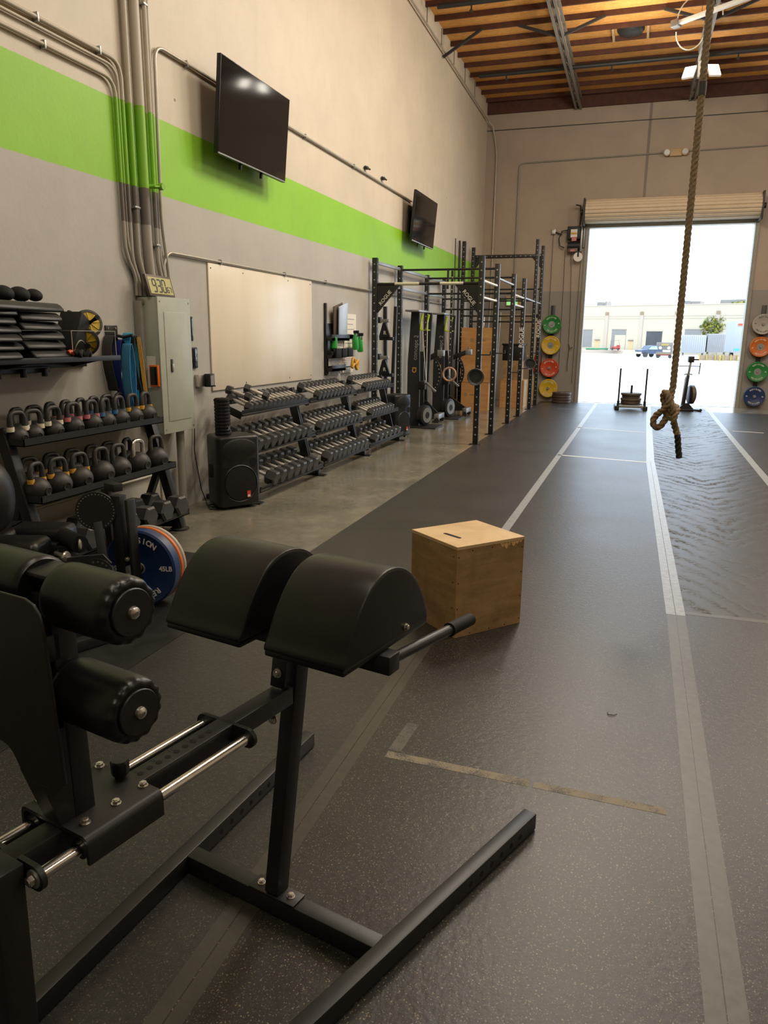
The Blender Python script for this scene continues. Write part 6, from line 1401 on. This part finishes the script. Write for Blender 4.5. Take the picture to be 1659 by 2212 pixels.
# selector disc with a ring of holes, on its arm
nd = Vector((0.50, -0.866, 0.0)).normalized(); ud = Vector((0, 0, 1)); xd = ud.cross(nd)
b = MB(); mdisc = frame(LM((-2.765, 3.35, 0.585)), xd, ud, nd); b.lathe([(0.0, -0.006), (0.107, -0.006), (0.109, 0.0), (0.107, 0.006), (0.0, 0.006)], 56, mdisc, 0)
for k in range(34):
    a = 2*PI*k/34+0.05; b.lathe([(0.0, 0.0066), (0.0042, 0.0066)], 10, mdisc @ T3(0.095*math.cos(a), 0.095*math.sin(a), 0), 1)
b.build('selector_disc', ['powder_matte', 'hole_light'], t, 30)
b = MB(); b.bar(LM((-2.765, 3.36, 0.52)), LM((-2.66, 3.28, 0.14)), 0.05, 0.04, tuple(nd)); b.build('lever_arm', 'powder_matte', t)
b = MB(); m2 = frame(LM((-2.60, 3.12, 0.31)), xd, ud, nd); b.lathe([(0.0, -0.005), (0.082, -0.005), (0.082, 0.005), (0.0, 0.005)], 44, m2, 0)
for k in range(9):
    a = -1.1+k*0.36; b.lathe([(0.0, 0.0056), (0.006, 0.0056)], 10, m2 @ T3(0.066*math.cos(a), 0.066*math.sin(a), 0), 1)
b.build('range_plate', ['powder_matte', 'steel_grey'], t, 30)
b = MB(); b.cyl(LM((-2.62, 3.13, 0.305)), LM((-2.565, 3.03, 0.305)), 0.024, 16); b.build('pivot_tube', 'powder', t)
hexbolt(t, LM((-2.565, 3.03, 0.305)), nd, 0.013, 'pivot_bolt')
b = MB(); b.prism([(-0.42, -0.03), (0.02, -0.05), (0.06, 0.0), (0.02, 0.05), (-0.42, 0.03)], 0.02, frame(LM((-2.60, 3.15, 0.36)), xd, ud, nd)); b.build('swing_plate', 'powder_matte', t)
# twin posts and the top tube
b = MB(); b.bar(LM((-2.66, 3.43, 0.0)), LM((-2.675, 3.43, 0.665)), 0.062, 0.062, (1, 0, 0)); b.build('main_post', 'powder', t)
b = MB(); b.bar(LM((-2.585, 3.43, 0.12)), LM((-2.60, 3.43, 0.650)), 0.022, 0.075, (0, 1, 0), 0.008); b.build('post_cover', 'powder', t)
b = MB(); b.bar(LM((-2.83, 3.55, 0.685)), LM((-2.74, 3.52, 0.685)), 0.06, 0.045); b.bar(LM((-2.84, 3.55, 0.0)), LM((-2.84, 3.55, 0.67)), 0.05, 0.05, (1, 0, 0)); b.build('rear_upright', 'powder', t)
for z in (0.215, 0.31): hexbolt(t, LM((-2.615, 3.395, z)), (0.3, -1, 0), 0.011)
b = MB(); b.bar(LM((-2.72, 2.40, 0.03)), LM((-2.40, 3.12, 0.03)), 0.06, 0.055); b.build('floor_rail', 'powder', t)
b = MB(); b.bar(LM((-2.43, 3.06, 0.03)), LM((-2.66, 3.45, 0.03)), 0.06, 0.055); b.bar(LM((-2.84, 3.2, 0.03)), LM((-3.45, 3.05, 0.03)), 0.06, 0.055); b.bar(LM((-2.84, 3.22, 0.03)), LM((-2.48, 2.94, 0.03)), 0.06, 0.055); b.build('base_frame', 'powder', t)
hexbolt(t, LM((-2.50, 2.885, 0.038)), (0.9, -0.42, 0.1), 0.011)
b = MB(); b.cyl(LM((-2.615, 3.44, 0.232)), LM((-2.615, 3.72, 0.232)), 0.0235, 18); b.bar(LM((-2.66, 3.43, 0.232)), LM((-2.60, 3.43, 0.232)), 0.06, 0.06); b.build('plate_peg', 'steel_grey', t)
pn = (0.10, -1, 0)
plate((-2.612, 3.522, 0.2325), pn, 0.225, 0.075, 'blue', 'blue bumper plate with white letters standing on the leg machine peg', 0.05, WPL, 'letter', 1, '45LB')
plate((-2.618, 3.580, 0.2325), pn, 0.225, 0.034, 'orange', 'orange plate sandwiched behind the blue plate on the leg machine', 0, None, 'letter', 1)
plate((-2.622, 3.617, 0.2325), pn, 0.225, 0.034, 'greyplate', 'pale grey plate hindmost on the leg machine peg', 0, None, 'letter', 1)
t = thing('wall_ball', 'big black textured exercise ball with a pale hexagon badge by the rack post', 'ball', (-3.215, 3.0, 0.70))
b = MB(); prof = [(0.0, -0.20)]+[(0.175*abs(math.sin(a))**0.62, -0.20*math.cos(a)) for a in [PI*k/26 for k in range(1, 26)]]+[(0.0, 0.20)]
b.lathe(prof, 48); b.build('ball_body', 'vinyl_worn', t, 70)
b = MB(); b.lathe([(0.0, 0.0), (0.035, 0.0), (0.035, 0.003), (0.0, 0.003)], 6, T3(0.128, -0.118, 0.03) @ frame((0, 0, 0), (0.68, 0.73, 0), (0, 0, 1), (0.73, -0.68, 0))); b.build('badge', 'paper', t)

# ================================================================== GLUTE-HAM BENCH (local: x across, y forward, z up)
g = thing('glute_ham_bench', 'large black glute-ham bench with twin domed pads and chrome rails in the foreground', 'exercise bench', (-0.815, 1.592, 0.0045), math.radians(-13.0))
ZT = 0.058
def rail(p, q, w=0.045, h=0.056, name='base_rail'):
    b = MB(); b.bar((p[0], p[1], 0.002+h/2), (q[0], q[1], 0.002+h/2), w, h, bev=0.004); return b.build(name, 'powder', g)
# base: two flaring rails and a cross tube
RA, RB_ = (0.2335, -0.72), (0.465, 0.716)   # right rail (near end, far end)
LA, LB_ = (-0.2427, -0.72), (-0.437, 0.738)
r1 = rail(RA, RB_); r2 = rail(LA, LB_)
dR = (Vector(RB_)-Vector(RA)).normalized(); nR = Vector((dR.y, -dR.x))
dL = (Vector(LB_)-Vector(LA)).normalized(); nL = Vector((dL.y, -dL.x))
b = MB()
for k in range(6):
    p = Vector(RB_)-dR*(0.10+0.055*k)+nR*0.0222; b.cyl((p.x, p.y, 0.028), (p.x+nR.x*0.0008, p.y+nR.y*0.0008, 0.028), 0.0095, 16)
b.build('adjuster_hole', 'hole', r1)
b = MB()
for k in range(6):
    p = Vector(LB_)-dL*(0.33+0.055*k)+nL*0.0222; b.cyl((p.x, p.y, 0.028), (p.x+nL.x*0.0008, p.y+nL.y*0.0008, 0.028), 0.0095, 16)
b.build('adjuster_hole', 'hole', r2)
b = MB(); b.bar((-0.318, 0.0, 0.030), (0.330, 0.0, 0.030), 0.050, 0.055, bev=0.004); b.build('cross_tube', 'powder', g)
b = MB(); b.bar((-0.24, -0.70, 0.030), (0.24, -0.70, 0.030), 0.045, 0.055); b.build('rear_cross_tube', 'powder', g)
b = MB(); b.bx(-0.078, 0.078, -0.027, 0.027, ZT, ZT+0.006, 0.002); b.build('mount_plate', 'powder', g)
for x in (-0.052, 0.050): hexbolt(g, (x, 0.0, ZT+0.006), (0, 0, 1), 0.009)
# leaning front post
b = MB(); up_ = Vector((0, 0.166, 1)).normalized(); b.bar((0, 0.0, ZT+0.006), (0, 0.125, 0.80), 0.044, 0.052, (0, 1, 0), 0.004); b.build('front_post', 'powder', g)
b = MB(); b.box((-0.004, 0.036, 0.690), (0.047, 0.006, 0.075), R3(math.radians(-9.4), 0, 0), 0.002); b.build('post_lug', 'powder', g)
hexbolt(g, (-0.004, 0.032, 0.693), (0, -1, 0.1), 0.010); hexbolt(g, (-0.006, 0.012, 0.570), (0, -1, 0.1), 0.010)
# main beam with numbered adjustment holes
b = MB(); b.bar((0, -0.77, 0.6265), (0, 0.058, 0.6265), 0.050, 0.049, bev=0.003); bm_ = b.build('main_beam', 'powder', g)
b = MB()
for k in range(9): b.cyl((0.002, -0.428+0.0252*k, 0.651), (0.002, -0.428+0.0252*k, 0.6517), 0.0070, 18)
b.build('pin_hole', 'hole', bm_)
b = MB()
for s_, y in (('6', -0.434), ('8', -0.385), ('10', -0.334), ('12', -0.284)):
    b.add_mesh(letters(s_, 0.019, 0.0003), frame((-0.014, y+0.006, 0.6514), (0.2, 0.98, 0), (-0.98, 0.2, 0), (0, 0, 1)))
b.build('hole_number', 'ink', bm_)
# chrome guide rods and their end brackets
for sx in (-1, 1):
    b = MB(); b.cyl((sx*0.067, -0.715, 0.627), (sx*0.067, -0.165, 0.627), 0.0125, 28); b.build('guide_rod', 'chrome', g)
    for y, nm in ((-0.168, 'front_rod_bracket'), (-0.715, 'rear_rod_bracket')):
        b = MB(); ol = [(0.0, -0.024), (0.067, -0.024)]+[(0.067+0.024*math.cos(a), 0.024*math.sin(a)) for a in [(-PI/2+PI*k/10) for k in range(11)]]+[(0.067, 0.024), (0.0, 0.024)]
        if sx < 0: ol = [(-x, y2) for x, y2 in ol][::-1]
        b.prism(ol, 0.010, T3(0, y+0.005, 0.627) @ R3(PI/2)); b.build(nm, 'powder', g, 30)
    b = MB(); b.cyl((sx*0.067, -0.720, 0.627), (sx*0.067, -0.7225, 0.627), 0.017, 24); b.build('washer', 'steel_grey', g)
    hexbolt(g, (sx*0.067, -0.722, 0.627), (0, -1, 0), 0.010, washer=False)
# sliding carriage
b = MB(); Y0c, Y1c = -0.632, -0.455
def carr(x): return x
prof = [(-0.098, 0.606), (-0.098, 0.647), (-0.094, 0.657), (-0.085, 0.661), (0.085, 0.661), (0.094, 0.657), (0.098, 0.647), (0.098, 0.606), (0.091, 0.606), (0.091, 0.645), (0.084, 0.653), (-0.084, 0.653), (-0.091, 0.645), (-0.091, 0.606)]
b.prism(prof, Y1c-Y0c, frame((0, Y0c, 0), (1, 0, 0), (0, 0, 1), (0, 1, 0))); b.build('carriage_plate', 'powder', g, 45)
for p in ((0.055, -0.603), (0.055, -0.533), (0.053, -0.465), (-0.078, -0.602), (-0.078, -0.465), (-0.078, -0.533)): hexbolt(g, (p[0], p[1], 0.661), (0, 0, 1), 0.0078)
b = MB(); b.lathe([(0.0, 0.0), (0.012, 0.0), (0.012, 0.008), (0.0175, 0.010), (0.0185, 0.036), (0.0165, 0.040), (0.0, 0.041)], 24, T3(-0.010, -0.468, 0.661), None, lambda j, a: 0.03*math.cos(8*a) if j in (3, 4) else 0); b.build('release_knob', 'plastic', g, 30)
for sx in (-1, 1):
    b = MB(); b.cyl((sx*0.067, Y0c+0.004, 0.627), (sx*0.067, Y1c-0.006, 0.627), 0.021, 20); b.build('slide_bearing', 'plastic', g)
# roller post
b = MB(); b.bar((0.0, -0.580, 0.655), (0.0, -0.592, 1.10), 0.050, 0.048, (0, 1, 0), 0.003); b.build('roller_post', 'powder', g)
b = MB(); b.prism([(-0.600, 0.661), (-0.632, 0.661), (-0.668, 0.78), (-0.668, 0.85), (-0.600, 0.85)], 0.05, frame((-0.025, 0, 0), (0, 1, 0), (0, 0, 1), (1, 0, 0))); b.build('post_gusset', 'powder', g)
# foot plate behind the rollers
def fp_outline():
    o = [(0.035, 0.772), (0.085, 0.775), (0.108, 0.795), (0.094, 1.00), (0.088, 1.075), (0.082, 1.097), (0.068, 1.112), (0.045, 1.119)]
    o += [(-0.36, 1.112)]+[(-0.36+0.03*math.cos(a), 1.082+0.03*math.sin(a)) for a in [PI/2+PI/2*k/5 for k in range(1, 6)]]
    o += [(-0.39, 0.855)]+[(-0.36+0.03*math.cos(a), 0.855+0.03*math.sin(a)) for a in [PI+PI/2*k/5 for k in range(1, 6)]]
    o += [(-0.09, 0.825), (-0.062, 0.826), (-0.046, 0.822), (-0.034, 0.812), (-0.020, 0.792), (-0.008, 0.774), (0.008, 0.768)]
    return o
b = MB(); b.prism(fp_outline(), 0.006, frame((0, -0.667, 0), (1, 0, 0), (0, 0, 1), (0, -1, 0))); fp = b.build('foot_plate', 'powder', g, 30)
md = fp.modifiers.new('edge', 'BEVEL'); md.width = 0.0015; md.segments = 2; md.limit_method = 'ANGLE'
b = MB(); b.bx(-0.025, 0.025, -0.667, -0.60, 0.98, 1.03, 0.002); b.build('foot_plate_spacer', 'powder', g)
# foam rollers, two pairs
def roller(x0, x1, y, z, R=0.0585):
    s = 1 if x1 > x0 else -1; L = abs(x1-x0)
    b = MB(); prof = [(0.03, 0.0), (R*0.90, 0.0), (R*0.98, 0.006), (R, 0.015)]+[(R, 0.015+(L-0.037)*k/8) for k in range(1, 9)]
    n0 = len(prof); prof += [(R*0.995, L-0.017), (R*0.965, L-0.009), (R*0.91, L-0.003), (R*0.83, L), (R*0.72, L-0.001), (R*0.55, L-0.003)]
    def rip(j, a):
        k = j-n0
        if k < 0: return 0.0
        return (0.002, 0.016, 0.036, 0.045, 0.04, 0.0)[k]*math.sin(15*a+1.1*math.sin(3*a))
    m = frame((x0, y, z), (0, 1, 0), (0, 0, s*1.0), (s*1.0, 0, 0)) if s > 0 else frame((x0, y, z), (0, -1, 0), (0, 0, 1), (-1, 0, 0))
    b.lathe(prof, 96, m, None, rip); ro = b.build('foam_roller_sleeve', 'vinyl', g, 50)
    if s > 0:
        b = MB(); b.lathe([(0.0, L+0.005), (0.0395, L+0.005), (0.041, L+0.003), (0.040, L-0.004), (0.0, L-0.004)], 48, m); b.build('end_disc', 'powder', ro, 30)
        b = MB(); b.lathe([(0.0, L+0.014), (0.005, L+0.0135), (0.010, L+0.010), (0.0115, L+0.004)], 24, m); b.lathe([(0.0, L+0.0146), (0.004, L+0.0146)], 6, m); b.build('end_bolt', 'zinc', ro, 40)
    return ro
for z in (1.098, 0.918):
    roller(0.030, 0.197, -0.583, z); roller(-0.030, -0.197, -0.583, z)
    b = MB(); b.cyl((-0.19, -0.583, z), (0.19, -0.583, z), 0.014, 16); b.build('roller_axle', 'powder', g)
b = MB(); b.box((0.0, -0.586, 1.135), (0.066, 0.062, 0.014), R3(0.1, 0, 0), 0.006); b.build('post_cap', 'vinyl_worn', g)
# domed pads
arch = [(-0.066, 0.812), (-0.066, 0.822), (-0.052, 0.842), (-0.030, 0.882), (-0.006, 0.918), (0.020, 0.949), (0.050, 0.975), (0.085, 0.993), (0.125, 1.001), (0.165, 0.999), (0.205, 0.987), (0.242, 0.965), (0.276, 0.934), (0.305, 0.897), (0.326, 0.858), (0.338, 0.826), (0.340, 0.812)]
ac = Vector((0.137, 0.85))
def dome(x0, x1, name):
    b = MB(); w = x1-x0; rings = []
    arch_s = catmull([(p[0], 0, p[1]) for p in arch], 3)
    for f, ins in ((0.0, 0.010), (0.004, 0.0045), (0.012, 0.001), (0.03, 0.0), (0.25, -0.0015), (0.5, -0.002), (0.75, -0.0015), (0.97, 0.0), (0.988, 0.001), (0.996, 0.0045), (1.0, 0.010)):
        ring = []
        for p in arch_s:
            d = Vector((p.x, p.z))-ac; L = d.length; q = ac+d*(1-ins/L)
            ring.append(b.bm.verts.new((x0+w*f, q.x, max(q.y, 0.812)-0.009)))
        rings.append(ring)
    n = len(rings[0])
    for p, q in zip(rings, rings[1:]):
        for k in range(n-1): b.bm.faces.new((p[k], p[k+1], q[k+1], q[k]))
        b.bm.faces.new((p[n-1], p[0], q[0], q[n-1]))
    b.bm.faces.new(rings[0]); b.bm.faces.new(rings[-1][::-1])
    pd = b.build(name, 'vinyl', g, 55)
    for xx in (x0+0.004, x1-0.004):
        b = MB(); b.tube([(xx, ac.x+(p.x-ac.x)*0.985, 0.803+(p.z-0.812)*0.985) for p in arch_s], 0.0028, 8); b.build('piping', 'vinyl', pd, 60)
    b = MB(); b.bx(x0+0.002, x1-0.002, -0.065, 0.338, 0.787, 0.803, 0.004); b.build('pad_board', 'vinyl', pd)
    return pd
pr_ = dome(0.033, 0.269, 'domed_pad'); pl_ = dome(-0.300, -0.042, 'domed_pad')
hexbolt(g, (0.2695, 0.215, 0.818), (1, 0, 0), 0.008, 'pad_bolt')
# pad crossbar and hand grips
b = MB(); b.bar((-0.300, 0.117, 0.760), (0.296, 0.117, 0.760), 0.052, 0.050, bev=0.004); b.build('pad_crossbar', 'powder', g)
for sx in (-1, 1):
    b = MB(); b.cyl((sx*0.280, 0.135, 0.764), (sx*0.304, 0.47, 0.746), 0.0145, 22); h = b.build('hand_bar', 'powder', g)
    b = MB(); d = (Vector((sx*0.309, 0.54, 0.742))-Vector((sx*0.280, 0.135, 0.764))).normalized(); p1 = Vector((sx*0.309, 0.54, 0.742)); p0 = p1-d*0.125
    b.cyl(p0, p1-d*0.008, 0.0185, 24); b.cyl(p1-d*0.008, p1, 0.0185, 24, 0.014); b.cyl(p0-d*0.004, p0+d*0.006, 0.0198, 24); b.build('rubber_grip', 'foam', h, 40)
# rear post
b = MB(); b.bar((0.0, -0.762, 0.004), (0.0, -0.752, 0.655), 0.100, 0.055, (0, 1, 0), 0.004); b.build('rear_post', 'powder', g)
b = MB(); b.bx(-0.07, 0.07, -0.80, -0.67, 0.056, 0.062, 0.002); b.build('rear_foot', 'powder', g)
